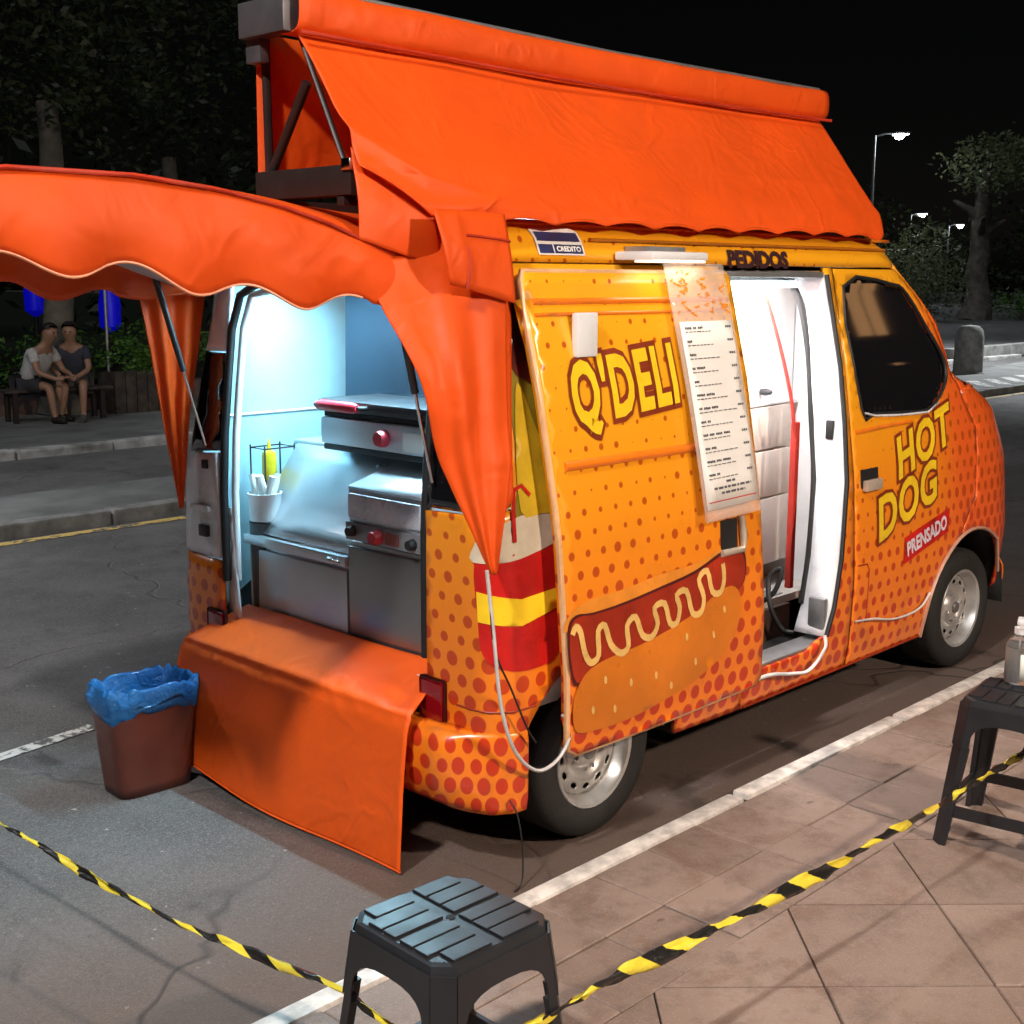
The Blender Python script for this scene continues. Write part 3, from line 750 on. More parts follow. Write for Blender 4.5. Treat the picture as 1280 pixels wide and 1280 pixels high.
# ------------------------------------------------ sliding door (open, slid back along the quarter panel)
DY = -.072
sdo = [(.225, .40), (.26, .378), (.6, .372), (1.17, .378), (1.195, .40), (1.185, .7), (1.175, 1.0), (1.165, 1.35), (1.155, 1.72), (1.14, 1.735), (.19, 1.735), (.175, 1.71), (.185, 1.4), (.20, 1.1), (.205, .8)]
def SD(a, b, off=0):
    # door body is one flat-in-plan shell: no rear corner rounding
    ys = lerp(ZP, b)+DY; return Vector((a, ys-off, b))
sd = sheet('sliding_door', sdo, SD, WRAP2, van, (), .05, .035, -1, (0, -1, 0))
for z, r_ in ((1.655, .010), (1.62, .006), (1.205, .015)):
    pts = [SD(a, z, -r_*.2) for a in [(.20 if z > 1.3 else .24)+.05*k for k in range(19)] if a < 1.17]
    tube('door_crease', pts, r_, WRAP2, sd, 8)
tube('door_edge', [SD(a, b, -.012) for a, b in resample(sdo, .05)], .011, simple('door_edge_pale', (.75, .42, .2), .3), sd, 6, True)
def dhandle():
    sheet('handle_recess', [(.945, .865), (1.035, .865), (1.035, .965), (.945, .965)], lambda a, b: SD(a, b, .002), RUBBER, sd, (), .05, .003, 0, (0, -1, 0), False)
    tube('door_handle', [SD(.94, .862, .008), SD(1.05, .862, .012), SD(1.055, .90, .014), SD(1.052, .97, .008)], .012, bpy.data.materials['handle_silver'], sd, 8)
dhandle()
# pale raised socket box high on the door
so_ = box('white_socket_box', (.335, SD(0, 1.55).y-.024, 1.50), (.425, SD(0, 1.55).y+.0, 1.625), WHITE, sd, .008)
# ------------------------------------------------ printing on the door
def decal(name, outline, mat, lvl=1, surf=SD, parent=sd, sp=.05, holes=(), out=(0, -1, 0)):
    return sheet(name, outline, lambda a, b: surf(a, b, .0012*lvl+.0008), mat, parent, holes, sp, 0, 0, out)
TOP = [(.19, .76), (.22, .80), (.30, .825), (.46, .83), (.62, .845), (.8, .85), (.93, .875), (1.02, .87), (1.05, .84), (.95, .80), (.8, .79), (.46, .77), (.23, .75)]
SAUS = [(.215, .76), (.25, .785), (.32, .78), (.46, .785), (.62, .80), (.8, .82), (.96, .86), (1.04, .855), (1.07, .82), (1.06, .75), (1.0, .72), (.8, .67), (.51, .63), (.30, .61), (.235, .60), (.212, .68)]
BUN = [(.235, .46), (.225, .55), (.27, .615), (.36, .64), (.51, .65), (.66, .67), (.8, .70), (.93, .745), (1.01, .745), (1.045, .69), (1.02, .60), (.95, .53), (.8, .475), (.66, .45), (.47, .43), (.3, .437)]
hd = bpy.data.objects.new('hot_dog_print', None); COL.objects.link(hd); hd.parent = sd
decal('bun_print', catm(TOP, 3), BUNT, 1, parent=hd); decal('sausage_outline_print', catm([((x-.63)*1.02+.63, (y-.70)*1.08+.70) for x, y in SAUS], 3), DARKINK, 2, parent=hd)
decal('sausage_print', catm(SAUS, 3), SAUSM, 3, parent=hd)
decal('bun_print', catm(BUN, 3), BUNM, 4, parent=hd)
MU = [(.22, .74), (.235, .76), (.255, .74), (.27, .68), (.295, .645), (.33, .66), (.33, .73), (.36, .74), (.385, .68), (.43, .645), (.465, .66), (.46, .72), (.50, .74), (.53, .68), (.575, .665), (.605, .70), (.59, .75), (.64, .755), (.665, .69), (.70, .685), (.715, .73), (.70, .77), (.75, .775), (.78, .70), (.825, .695), (.84, .74), (.815, .80), (.86, .82), (.885, .75), (.93, .74), (.95, .78), (.945, .83)]
cm = catm(MU, 3, False); L_, R_ = ribbon2d(cm, .0105)
def ribbonmesh(name, L, R, mat, lvl, surf=SD, parent=sd):
    vs_ = [surf(a, b, .0012*lvl+.0008) for a, b in L]+[surf(a, b, .0012*lvl+.0008) for a, b in R]; n = len(L)
    me = bpy.data.meshes.new(name); me.from_pydata([tuple(v) for v in vs_], [], [(i, i+n, i+n+1, i+1) for i in range(n-1)])
    return link(name, me, mat, parent, False)
ribbonmesh('mustard_print', L_, R_, MUST, 5, parent=hd)
for i, (a, b) in enumerate([(.31, .50), (.41, .48), (.48, .545), (.60, .54), (.68, .49), (.80, .54), (.75, .63), (.89, .61), (.95, .68), (.36, .58)]):
    decal('sesame_print', ell(a, b, .007, .014, 8, .2), MUST, 5, parent=hd, sp=.05)
def letters(txt, mat, lvl, ox, oz, size, sx=1., rot=0., shear=0., off=0., surf=SD, parent=sd, name='lettering', align='LEFT', spacing=1.):
    c = bpy.data.curves.new(name, 'FONT'); c.body = txt; c.size = size; c.offset = off; c.shear = shear; c.align_x = align; c.resolution_u = 3; c.space_character = spacing
    o = bpy.data.objects.new('tmp', c); COL.objects.link(o); dg = bpy.context.evaluated_depsgraph_get()
    me = bpy.data.meshes.new_from_object(o.evaluated_get(dg)); bpy.data.objects.remove(o)
    bm = bmesh.new(); bm.from_mesh(me); bpy.data.meshes.remove(me)
    for v in bm.verts: v.co.x *= sx
    ys_ = [v.co.y for v in bm.verts]; xs_ = [v.co.x for v in bm.verts]; stp = .018
    for ax, lo_, hi_ in ((1, min(ys_), max(ys_)), (0, min(xs_), max(xs_))):
        k = lo_+stp
        while k < hi_:
            n3 = (0, 1, 0) if ax else (1, 0, 0)
            bmesh.ops.bisect_plane(bm, geom=bm.verts[:]+bm.edges[:]+bm.faces[:], plane_co=tuple(c*k for c in n3), plane_no=n3); k += stp*(1 if ax else 2)
    for v in bm.verts:
        x, y = v.co.x, v.co.y; a = ox+x*math.cos(rot)-y*math.sin(rot); b = oz+x*math.sin(rot)+y*math.cos(rot)
        v.co = surf(a, b, .0012*lvl+.0012)
    return frombm(name, bm, mat, parent, False, False)
def bubble(txt, ox, oz, size, sx, rot, shear, surf, parent, w=.012, spacing=1.):
    letters(txt, OUTL, 1.5, ox, oz, size, sx, rot, shear, w*1.75, surf, parent, 'lettering_outline', spacing=spacing)
    letters(txt, YEL, 3, ox, oz, size, sx, rot, shear, w*.62, surf, parent, 'lettering', spacing=spacing)
bubble("Q'DELI", .30, 1.315, .240, .62, .085, 0.05, SD, sd, .014, 1.13)
SR = lambda a, b, o=0: S(a, b, o)
bubble('HOT', 2.235, .950, .215, 1.0, .24, .25, SR, fdoor, .0115, 1.07)
bubble('DOG', 2.075, .725, .225, .95, .24, .25, SR, fdoor, .0115, 1.07)
sheet('label_print', [(2.285, .605), (2.67, .685), (2.68, .785), (2.295, .712)], lambda a, b: SR(a, b, .003), REDP, fdoor, (), .05, 0, 0, Sn)
letters('PRENSADO', simple('pale_pink_print', (.72, .62, .68), .35), 4, 2.31, .635, .078, .88, .205, 0.1, .0032, SR, fdoor)
letters('PEDIDOS', BLKINK, 2.2, 1.255, 1.759, .076, 1.20, 0.0, 0.0, .004, SR, van)
# payment sticker
stk = sheet('sticker', [(.33, 1.785), (.53, 1.785), (.522, 1.853), (.50, 1.864), (.32, 1.858)], lambda a, b: SR(a, b, .004), PAPER, van, (), .03, 0, 0, Sn)
NAVY = simple('navy_print', (.03, .035, .12), .4)
for (x0, x1, z0, z1) in ((.333, .517, 1.824, 1.850), (.335, .395, 1.79, 1.815), (.40, .522, 1.79, 1.815)):
    sheet('sticker_print', [(x0, z0), (x1, z0), (x1-.003, z1), (x0-.003, z1)], lambda a, b: SR(a, b, .0055), NAVY, stk, (), .06, 0, 0, Sn)
letters('CREDITO', PAPER, 5, .405, 1.796, .020, 1.25, 0, 0, .0006, SR, stk)
# quarter panel art: drink cup, bottles
cup = [(-.03, .78), (-.03, .97), (.05, .975), (.26, 1.0), (.27, .88), (.25, .68), (.15, .645), (.03, .66), (-.02, .70)]
SQ = SR
def qd(n_, o_, m_, l_): return sheet(n_, catm(o_, 3), lambda a, b: S(a, b, .0012*l_+.0008), m_, quarter, (), .04, 0, 0, Sn)
qd('cup_print', cup, REDP, 1)
sheet('cup_band_print', [(-.03, .79), (.10, .775), (.26, .805), (.265, .86), (.10, .85), (-.03, .875)], lambda a, b: S(a, b, .0035), YEL, quarter, (), .04, 0, 0, Sn)
qd('cup_lid_print', [(-.035, .955), (-.03, 1.0), (.0, 1.035), (.08, 1.07), (.16, 1.08), (.26, 1.07), (.27, 1.0), (.13, .965)], LIDM, 2)
ribbonmesh('straw_print', *ribbon2d([(.085, 1.01), (.09, 1.10), (.10, 1.15), (.13, 1.16), (.16, 1.13)], .006), REDP, 5, SR, quarter)
OLIVE = simple('olive_print', (.30, .22, .02), .35, var=.25, scale=4)
qd('bottle_print', [(.10, 1.06), (.13, 1.22), (.12, 1.40), (.14, 1.60), (.22, 1.68), (.30, 1.55), (.30, 1.08), (.2, 1.07)], OLIVE, 1)
qd('bottle_print', [(.12, 1.09), (.13, 1.30), (.16, 1.44), (.21, 1.32), (.28, 1.16), (.28, 1.08), (.2, 1.075)], simple('mustard_yellow_print', (.62, .42, .02), .35, var=.2, scale=5), 3)
qd('bottle_print', [(.15, 1.48), (.16, 1.64), (.24, 1.68), (.29, 1.52), (.26, 1.42), (.2, 1.44)], simple('maroon_print', (.10, .01, .01), .35, var=.4, scale=9), 4)

# ------------------------------------------------ interior shell
SH = []
def wall_in(s_, t):
    z = .50+1.24*t; y = 2*YC-lerp(ZP, z)-.06; return Vector((.07+1.85*s_, y, z))
grid('interior_left_wall', wall_in, 6, 14, simple('cyan_lit_panel', (.42, .66, .74), .35, var=.04), van, .01)  # white wall, the lamp's cyan light is put into its colour
def wall_r(s_, t):
    z = .50+1.24*t; y = lerp(ZP, z)+.06; return Vector((.14+1.06*s_, y, z))
grid('interior_right_wall', wall_r, 6, 14, WHITE, van, .01)
box('interior_ceiling', (.12, .17, 1.74), (2.3, 1.34, 1.75), WHITE, van)
box('partition', (2.15, .14, .50), (2.17, 1.36, 1.74), WHITE, van)
box('inner_partition', (1.10, .62, .50), (1.12, 1.38, 1.74), WHITE, van)
tube('wall_seam', [(x, 2*YC-lerp(ZP, 1.24)-.066, 1.24) for x in (.1, .6, 1.1)], .006, WHITE, van, 6)
# dark seats in the cab
for y in (.42, 1.1):
    box('cab_seat', (2.22, y-.22, .5), (2.6, y+.22, .72), DARKIN, van, .04); box('cab_seat', (2.19, y-.22, .7), (2.31, y+.22, 1.35), DARKIN, van, .04)

# drawer cabinet seen through the side door: front turned a little towards the rear
cab = empty('drawer_cabinet', (1.42, .30, .50), math.radians(5), 'white drawer cabinet standing inside the sliding door opening', 'cabinet')
PINKW = simple('cream_drawer_front', (.66, .60, .55), .4, var=.03)
box('carcass', (0, .02, .10), (.715, .55, .735), PINKW, cab)
for z0, z1 in ((.10, .37), (.375, .56), (.565, .735)):
    box('drawer_front', (.002, .0, z0+.002), (.67, .018, z1-.002), PINKW, cab, .004)
box('worktop', (-.01, .0, .737), (.715, .55, .747), WHITE, cab, .002)
bb = box('back_board', (-.0, .028, .747), (.715, .04, 1.215), WHITE, cab)
box('plinth', (.02, .06, 0), (.58, .5, .12), DARKIN, cab)
lathe('small_black_knob', [(.001, 0), (.012, .0), (.014, .02), (.008, .045), (.001, .05)], BLACKP, cab, 12, Matrix.Translation((.44, .02, .790)) @ Matrix.Rotation(PI/2, 4, 'X'))
# red strap
sb = tube('red_strap', smoothpath([(1.60, .20, 1.70), (1.68, .175, 1.50), (1.76, .165, 1.30), (1.80, .17, 1.18), (1.82, .172, 1.12)], 5), .011, simple('red_webbing', (.45, .03, .02), .5), None, 6, False, (1, .35))
tag(sb, 'red strap hanging down inside the front edge of the sliding door opening', 'strap')
box('red_strip', (1.812, .165, .55), (1.838, .19, 1.19), bpy.data.materials['red_webbing'], van, .003)
# black hose on the step
hp = tube('black_hose', smoothpath([(1.50, .29, .60), (1.52, .26, .52), (1.60, .24, .50), (1.66, .27, .53), (1.70, .22, .51), (1.72, .17, .56), (1.74, .16, .64), (1.72, .20, .60), (1.69, .17, .50), (1.73, .14, .41), (1.75, .10, .40)], 6), .010, RUBBER, None, 8)
tag(hp, 'black hose coiled on the step below the drawer cabinet', 'hose')

# ------------------------------------------------ kitchen at the rear
cnt_ = empty('steel_counter', (.11, .33, .50), 0, 'stainless steel counter with slanted lid filling the open rear of the van', 'counter')
def L3(x, y, z): return (x-.11, y-.33, z-.50)
box('cabinet_body', L3(.13, .34, .50), L3(.62, 1.28, .83), STEEL, cnt_, .004)
box('cabinet_door', L3(.112, .735, .545), L3(.129, 1.265, .80), STEEL, cnt_, .004)
sd2 = box('cabinet_door', L3(.112, .345, .545), L3(.129, .725, .885), NB('smoked_steel').set(col=(.36, .36, .36), metal=.9, rough=.28).m, cnt_, .004)
box('cabinet_rim', L3(.10, .73, .815), L3(.14, 1.285, .85), STEEL, cnt_, .006)
box('cabinet_body', L3(.128, .345, .83), L3(.5, .73, .90), STEEL, cnt_, .003)
# slanted lid
def slant(s_, t):
    y = 1.275-.93*s_ if t < .999 else 1.275-.93*s_
    return Vector(L3(.125+.215*t, y, .855+.285*t))
grid('slanted_lid', slant, 6, 6, STEEL, cnt_, .012)
sheet('lid_side', [(.125, .85), (.34, 1.135), (.62, 1.135), (.62, .82)], lambda a, b: L3(a, 1.278, b), STEEL, cnt_, (), .2, .004)
box('top_shelf', L3(.335, .34, 1.135), L3(.64, 1.30, 1.155), STEEL, cnt_, .004)
tube('lid_catch', [L3(.108, .82, .835), L3(.09, .80, .835), L3(.09, .77, .83), L3(.108, .755, .825)], .007, CHROME, cnt_, 8)
for y in (.80, .77): lathe('small_bolt', [(.001, .010), (.008, .009), (.009, 0)], CHROME, cnt_, 10, Matrix.Translation(L3(.31, y, 1.11)) @ Matrix.Rotation(-PI/3.2, 4, 'Y'))
box('base_rail', L3(.105, .34, .50), L3(.112, 1.27, .54), STEEL, cnt_, .003)
# fryer box
fr = empty('warming_box', (.09, .345, .90), 0, 'small steel warming box with white front and red knob on the counter', 'appliance')
def L4(x, y, z): return (x-.09, y-.345, z-.90)
box('housing', L4(.10, .35, .915), L4(.36, .705, 1.075), STEEL, fr, .008)
box('front_panel', L4(.088, .362, .985), L4(.099, .694, 1.062), simple('pale_lilac_steel', (.62, .62, .70), .28, .35), fr, .006)
box('control_strip', L4(.085, .352, .915), L4(.099, .703, .972), simple('grey_strip', (.30, .31, .34), .35, .5), fr, .004)
KN = Matrix.Rotation(-PI/2, 4, 'Y')
REDK = simple('red_knob_plastic', (.55, .03, .05), .35); 
lathe('control_knob', [(.001, .03), (.018, .03), (.022, .022), (.024, 0)], REDK, fr, 20, Matrix.Translation(L4(.086, .545, .942)) @ KN)
lathe('control_knob', [(.001, .024), (.014, .024), (.018, 0)], BLACKP, fr, 16, Matrix.Translation(L4(.086, .665, .945)) @ KN)
lathe('control_knob', [(.001, .024), (.014, .024), (.018, 0)], BLACKP, fr, 16, Matrix.Translation(L4(.086, .385, .942)) @ KN)
box('small_sign', L4(.082, .45, .925), L4(.0848, .51, .962), simple('red_grey_sign', (.25, .08, .07), .5), fr)
def ft(s_, t): return Vector(L4(.10+.22*t, .352+.35*s_, 1.078+.06*t))
grid('sloping_top', ft, 2, 4, STEEL, fr, .008)
for y in (.40, .66): box('short_foot', L4(.13, y-.015, .90), L4(.16, y+.015, .916), BLACKP, fr)
# sandwich press
pr = empty('sandwich_press', (.22, .42, 1.155), math.radians(0), 'steel sandwich press with black lid, red handle and red knob on the counter shelf', 'appliance')
def L5(x, y, z): return (x-.22, y-.42, z-1.155)
box('press_body', L5(.24, .40, 1.175), L5(.58, 1.02, 1.265), STEEL, pr, .010)
box('press_base', L5(.245, .41, 1.155), L5(.57, 1.01, 1.175), BLACKP, pr, .004)
box('press_lid', L5(.235, .395, 1.285), L5(.58, 1.03, 1.325), BLACKP, pr, .014)
box('press_plate', L5(.25, .41, 1.266), L5(.57, 1.01, 1.284), DARKIN, pr, .003)
tube('press_handle', [L5(.205, .99, 1.308), L5(.205, .97, 1.308), L5(.205, .80, 1.308), L5(.205, .78, 1.308)], [.012, .018, .018, .012], REDK, pr, 12)
tube('handle_bar', [L5(.235, 1.0, 1.308), L5(.206, 1.0, 1.308), L5(.206, .77, 1.308), L5(.235, .77, 1.308)], .007, BLACKP, pr, 8)
lathe('control_knob', [(.001, .03), (.022, .03), (.027, .018), (.028, 0)], REDK, pr, 20, Matrix.Translation(L5(.238, .69, 1.218)) @ KN)
box('paper_label', L5(.2365, .42, 1.185), L5(.2385, .60, 1.245), PAPER, pr)
for z in (1.197, 1.212, 1.227): box('label_print', L5(.2355, .44, z), L5(.2364, .50, z+.006), INK, pr)
# splash sheet
spn = sheet('steel_splashback', [(.28, 1.157), (1.205, 1.157), (1.19, 1.71), (.28, 1.71)], lambda a, b: (.50, a, b), NB('blue_grey_steel').set(col=(.05, .07, .10), metal=.75, rough=.25).m, None, (), .2, .012, 0, (-1, 0, 0), False)
tag(spn, 'upright dark steel splashback sheet behind the sandwich press', 'panel')
# sauce bottles, bucket, cups
rack = empty('sauce_rack', (.25, 1.335, 1.0), 0, 'small dark rack holding a sauce bottle at the left end of the counter', 'rack')
box('rack_tray', (-.05, -.05, 0), (.08, .04, .012), BLACKP, rack, .003)
for a, b in ((-.048, -.048), (.078, -.048), (-.048, .038), (.078, .038)): tube('rack_post', [(a, b, 0), (a, b, .14)], .003, BLACKP, rack, 6)
tube('rack_hoop', [(-.048, -.048, .13), (.078, -.048, .13), (.078, .038, .13), (-.048, .038, .13)], .003, BLACKP, rack, 6, True)
tube('rack_bracket', [(.07, .02, .0), (.09, .04, -.12)], .006, BLACKP, rack, 6)
YELP = simple('yellow_bottle_plastic', (.75, .55, .02), .3, sub=.1)
bt = lathe('sauce_bottle', [(.001, .0), (.024, .0), (.026, .006), (.026, .085), (.022, .10), (.009, .108), (.006, .125), (.002, .15), (.001, .15)], YELP, None, 20, None, True)
bt.location = (.25, 1.33, 1.013); tag(bt, 'yellow squeeze sauce bottle standing in the rack by the slanted steel lid', 'bottle')
bkt = empty('napkin_bucket', (.16, 1.235, .50), 0, 'dark grey bucket on the van floor topped by a white tub of napkins', 'bucket')
lathe('bucket_body', [(.045, 0), (.05, .01), (.055, .38), (.057, .39), (.05, .39)], simple('grey_plastic', (.07, .075, .085), .4), bkt, 24)
tubw = lathe('paper_tub', [(.001, 0), (.052, .0), (.058, .09), (.061, .095), (.056, .096), (.05, .02), (.001, .015)], WHITE, None, 24)
tubw.location = (.16, 1.235, .895); tag(tubw, 'white paper tub with rolled napkins on top of the grey bucket', 'tub')
for k in range(5):
    a = k*1.3; lathe('rolled_napkin', [(.001, .0), (.011, 0), (.012, .14), (.001, .14)], PAPER, tubw, 8, Matrix.Translation((.022*math.cos(a), .022*math.sin(a), .02)) @ Matrix.Rotation(.25, 4, Vector((math.sin(a*2), math.cos(a*3), 0))))
# LED tubes inside
LEDM = emis('led_tube', (.80, .95, 1.0), 6)
def led(name, a, b, lab, power, col, size=.5, down=(0, 0, -1)):
    e = empty(name, a, 0, lab, 'lamp'); v = Vector(b)-Vector(a)
    tube('lamp_tube', [(0, 0, 0), tuple(v)], .012, LEDM, e, 10)
    box('end_cap', (-.015, -.015, -.01), (.015, .015, .03), WHITE, e)
    l = bpy.data.lights.new(name, 'AREA'); l.shape = 'RECTANGLE'; l.size = v.length; l.size_y = .04; l.energy = power; l.color = col
    o = bpy.data.objects.new('lamp_light', l); COL.objects.link(o); o.parent = e; o.location = v/2+Vector(down)*.02
    x = v.normalized(); z = -Vector(down).normalized(); y = z.cross(x).normalized(); z = x.cross(y)
    o.rotation_euler = Matrix((x, y, z)).transposed().to_euler()
    return e
led('ceiling_lamp', (.30, .45, 1.715), (.30, 1.20, 1.715), 'white tube lamp lighting the rear kitchen from the van ceiling', 17, (.46, .82, 1.0), down=(-.25, .15, -1))
led('ceiling_lamp', (1.22, .175, 1.70), (1.78, .175, 1.70), 'white tube lamp on the van ceiling above the drawer cabinet', 9, (1, .97, .96), down=(0, .45, -1))

# ------------------------------------------------ lamp bar + menu board over the door
lampb = empty('door_lamp', (.66, .02, 1.785), 0, 'white flat lamp bar mounted above the menu board on the van side', 'lamp')
box('lamp_housing', (0, -.055, -.012), (.28, .09, .014), WHITE, lampb, .008)
box('lamp_diffuser', (.01, -.05, -.018), (.27, .02, -.0125), emis('lamp_glow', (1, .93, .8), .8), lampb)
box('lamp_bracket', (.06, .02, .012), (.26, .10, .03), ALU, lampb)
l = bpy.data.lights.new('door_lamp', 'AREA'); l.shape = 'RECTANGLE'; l.size = .3; l.size_y = .06; l.energy = .13; l.color = (1, .85, .65)
o = bpy.data.objects.new('lamp_light', l); COL.objects.link(o); o.parent = lampb; o.location = (.16, -.045, -.022); o.rotation_euler = (math.radians(-8), 0, 0)
A0, A1, A2, A3 = Vector((.775, .015, 1.765)), Vector((1.085, .015, 1.765)), Vector((1.115, -.145, .985)), Vector((.815, -.145, .98))
mb = empty('menu_board', tuple(A3), 0, 'clear hanging board with a long white price list on the sliding door', 'menu')
def MB_(s_, t, off=0):
    p = A0.lerp(A1, s_).lerp(A3.lerp(A2, s_), t); nn = (A1-A0).cross(A3-A0).normalized()
    if nn.y > 0: nn = -nn
    return p+nn*off-A3+Vector((0, 0, .0))+Vector((0, -.010*math.sin(PI*t), 0))
acr = NB('clear_acrylic'); acr.set(col=(.95, .85, .75), rough=.12, tr=.0, alpha=.28, coat=.5); ACR = acr.m
sheet('clear_board', [(0, 0), (1, 0), (1, 1), (0, 1)], lambda a, b: MB_(a, b), ACR, mb, (), .2, .003, 0, (0, -1, 0))
sheet('price_list', [(.07, .225), (.95, .225), (.97, .955), (.04, .955)], lambda a, b: MB_(a, b, .003), PAPER, mb, (), .2, .001, 0, (0, -1, 0))
rt = random.Random(5); bm = bmesh.new()
def bar(x0, x1, t, h):
    vv = [bm.verts.new(MB_(a, b, .0048)) for a, b in ((x0, t), (x1, t), (x1, t+h), (x0, t+h))]; bm.faces.new(vv)
t = .245; k = 0
while t < .83:
    x = .13+.02*(t-.25); h = .0085
    for wds in range(rt.choice((1, 2, 3, 4))):
        for c_ in range(rt.randint(2, 5)):
            bar(x, x+.022, t+rt.uniform(-.001, .001), h); x += .028
        x += .025
    for c_ in range(3): bar(.82+.035*c_, .845+.035*c_, t, h)
    x = .13
    while x < .75*rt.uniform(.6, 1):
        wd_ = rt.uniform(.03, .08); bar(x, x+wd_, t+.018, .0035); x += wd_+.015
    t += .052; k += 1
for t, a, b in ((.85, .42, .58), (.872, .2, .86), (.893, .32, .74)):
    x = a
    while x < b: wd_ = rt.uniform(.03, .09); bar(x, min(b, x+wd_), t, .009); x += wd_+.02
frombm('price_list_print', bm, INK, mb)['kind'] = 'stuff'
sheet('red_footer_print', [(.08, .925), (.93, .925), (.93, .929), (.08, .929)], lambda a, b: MB_(a, b, .0048), REDP, mb, (), .2, 0, 0, (0, -1, 0))
rs = random.Random(11); bm = bmesh.new()
for i in range(40):   # scribbled scroll print on the header of the board
    a = rs.uniform(.08, .92); b = rs.uniform(.03, .19); L, R = ribbon2d([(a, b), (a+rs.uniform(-.06, .06), b+rs.uniform(-.012, .012)), (a+rs.uniform(-.08, .08), b+rs.uniform(-.018, .018))], .0035)
    for j in range(2):
        try: bm.faces.new([bm.verts.new(MB_(*q_, .0035)) for q_ in (L[j], L[j+1], R[j+1], R[j])])
        except Exception: pass
frombm('header_print', bm, BUNT, mb)['kind'] = 'stuff'

# ================================================================== CLOTHS
def wr(p, amp, sc_=3.):
    v = Vector(p); n_ = noise.noise_vector(v*sc_*.8)*amp+noise.noise_vector(v*sc_*2.7+Vector((5, 3, 1)))*amp*.12
    return v+n_
# roof awning, folded up above the roof
aw = empty('roof_awning', (-.26, .40, 1.90), 0, 'large orange folded awning standing up along the van roof', 'awning')
AO = Vector((-.26, .40, 1.90))
def awsheet(s_, t):
    # t 0 top .. 1 bottom ; s 0 rear .. 1 front
    zb_ = lerp([(-.285, 1.985), (-.15, 1.90), (-.10, 1.874), (.1, 1.866), (.42, 1.866), (.6, 1.875)], -.285+2.5*s_); z = 2.335-(2.335-zb_)*t
    x0 = -.285; x1 = lerp([(1.87, 2.27), (1.98, 2.33), (2.335, 2.25)], z)
    x = x0+(x1-x0)*s_
    y = lerp([(1.86, .095), (1.90, .10), (2.0, .165), (2.15, .27), (2.335, .395)], z)
    y -= .012*math.exp(-((s_-.0)/.18)**2)*math.sin(PI*t)
    sag = .02*math.sin(PI*s_)*math.sin(PI*t); y += sag
    fold = .016*math.exp(-((t-.72-.35*s_*.3)/.10)**2)*(1-s_*.5); y -= fold
    for (a1, b1, a2, b2, am) in ((0, .72, .22, .93, .010), (.10, .98, .22, .80, .010), (0, .70, .42, .62, .007), (.97, .62, .70, .95, .008), (.98, .60, .62, .55, .006), (.30, .98, .46, .70, .006)):
        L_2 = (a2-a1)**2+(b2-b1)**2*.06; k_ = max(0, min(1, ((s_-a1)*(a2-a1)+(t-b1)*(b2-b1)*.06)/L_2)); dd_ = math.hypot(s_-a1-k_*(a2-a1), (t-b1-k_*(b2-b1))*.25)
        y -= am*math.exp(-dd_/.010)*math.sin(PI*min(1, .12+k_*.88))
    if t > .98: z += .014*abs(math.sin(PI*(s_*11+.2)))-.004
    return wr((x, y, z), .012, 2.2)-AO
grid('awning_sheet', awsheet, 220, 70, CLOTH, aw, .003)
def awfar(s_, t):
    return wr((-.27+2.45*s_, .60+.02*math.sin(s_*9)*t, 2.36-.40*t), .008, 2.5)-AO
grid('rear_awning_sheet', awfar, 40, 10, CLOTH, aw, .003)
# fabric roll along the top
def awroll(s_, t):
    a = t*2*PI; x = -.30+2.58*s_
    ry = .055; rz = .058
    yy = .42+ry*math.copysign(abs(math.cos(a))**.6, math.cos(a)); zz = 2.395+rz*math.copysign(abs(math.sin(a))**.6, math.sin(a))
    zz -= .012*math.sin(PI*s_)
    return wr((x, yy, zz), .006, 3.5)-AO
grid('awning_roll', awroll, 70, 20, CLOTH, aw, .002)
for (a, b) in (((-.30, .36, 2.335), (2.285, .36, 2.335)),):
    tube('awning_piping', [Vector(a).lerp(Vector(b), k/20)-AO+Vector((0, 0, -.012*math.sin(PI*k/20))) for k in range(21)], .006, HEM, aw, 6)
tube('awning_rail', [Vector((-.30, .425, 2.458))-AO, Vector((1., .425, 2.446))-AO, Vector((2.29, .425, 2.458))-AO], .008, ALU, aw, 8)
GREYM = simple('grey_bracket_metal', (.10, .10, .105), .45, .5)
def ab(n_, a, b, m_, bev=.004): return box(n_, tuple(Vector(a)-AO), tuple(Vector(b)-AO), m_, aw, bev)
ab('end_bracket', (-.325, .40, 2.34), (-.27, .60, 2.43), GREYM)
ab('end_bracket', (-.30, .54, 2.28), (-.27, .605, 2.36), GREYM)
ab('cross_beam', (-.285, .19, 1.925), (-.235, .60, 2.00), DKMET); ab('cross_beam', (2.0, .20, 1.925), (2.05, .60, 2.0), DKMET)
ab('beam_cap', (-.292, .185, 1.985), (-.25, .22, 2.015), CHROME, .003)
for y in (.24, .57): ab('base_rail', (-.28, y-.015, 1.90), (2.05, y+.015, 1.926), DKMET)
for x in (-.25, 2.03):
    tube('strut', [Vector((x, .57, 2.0))-AO, Vector((x, .405, 2.22))-AO], .014, DKMET, aw, 6); tube('strut', [Vector((x, .58, 1.95))-AO, Vector((x, .585, 2.36))-AO], .012, DKMET, aw, 6)
    tube('strut', [Vector((x, .24, 1.98))-AO, Vector((x, .43, 2.34))-AO], .008, DKMET, aw, 6)

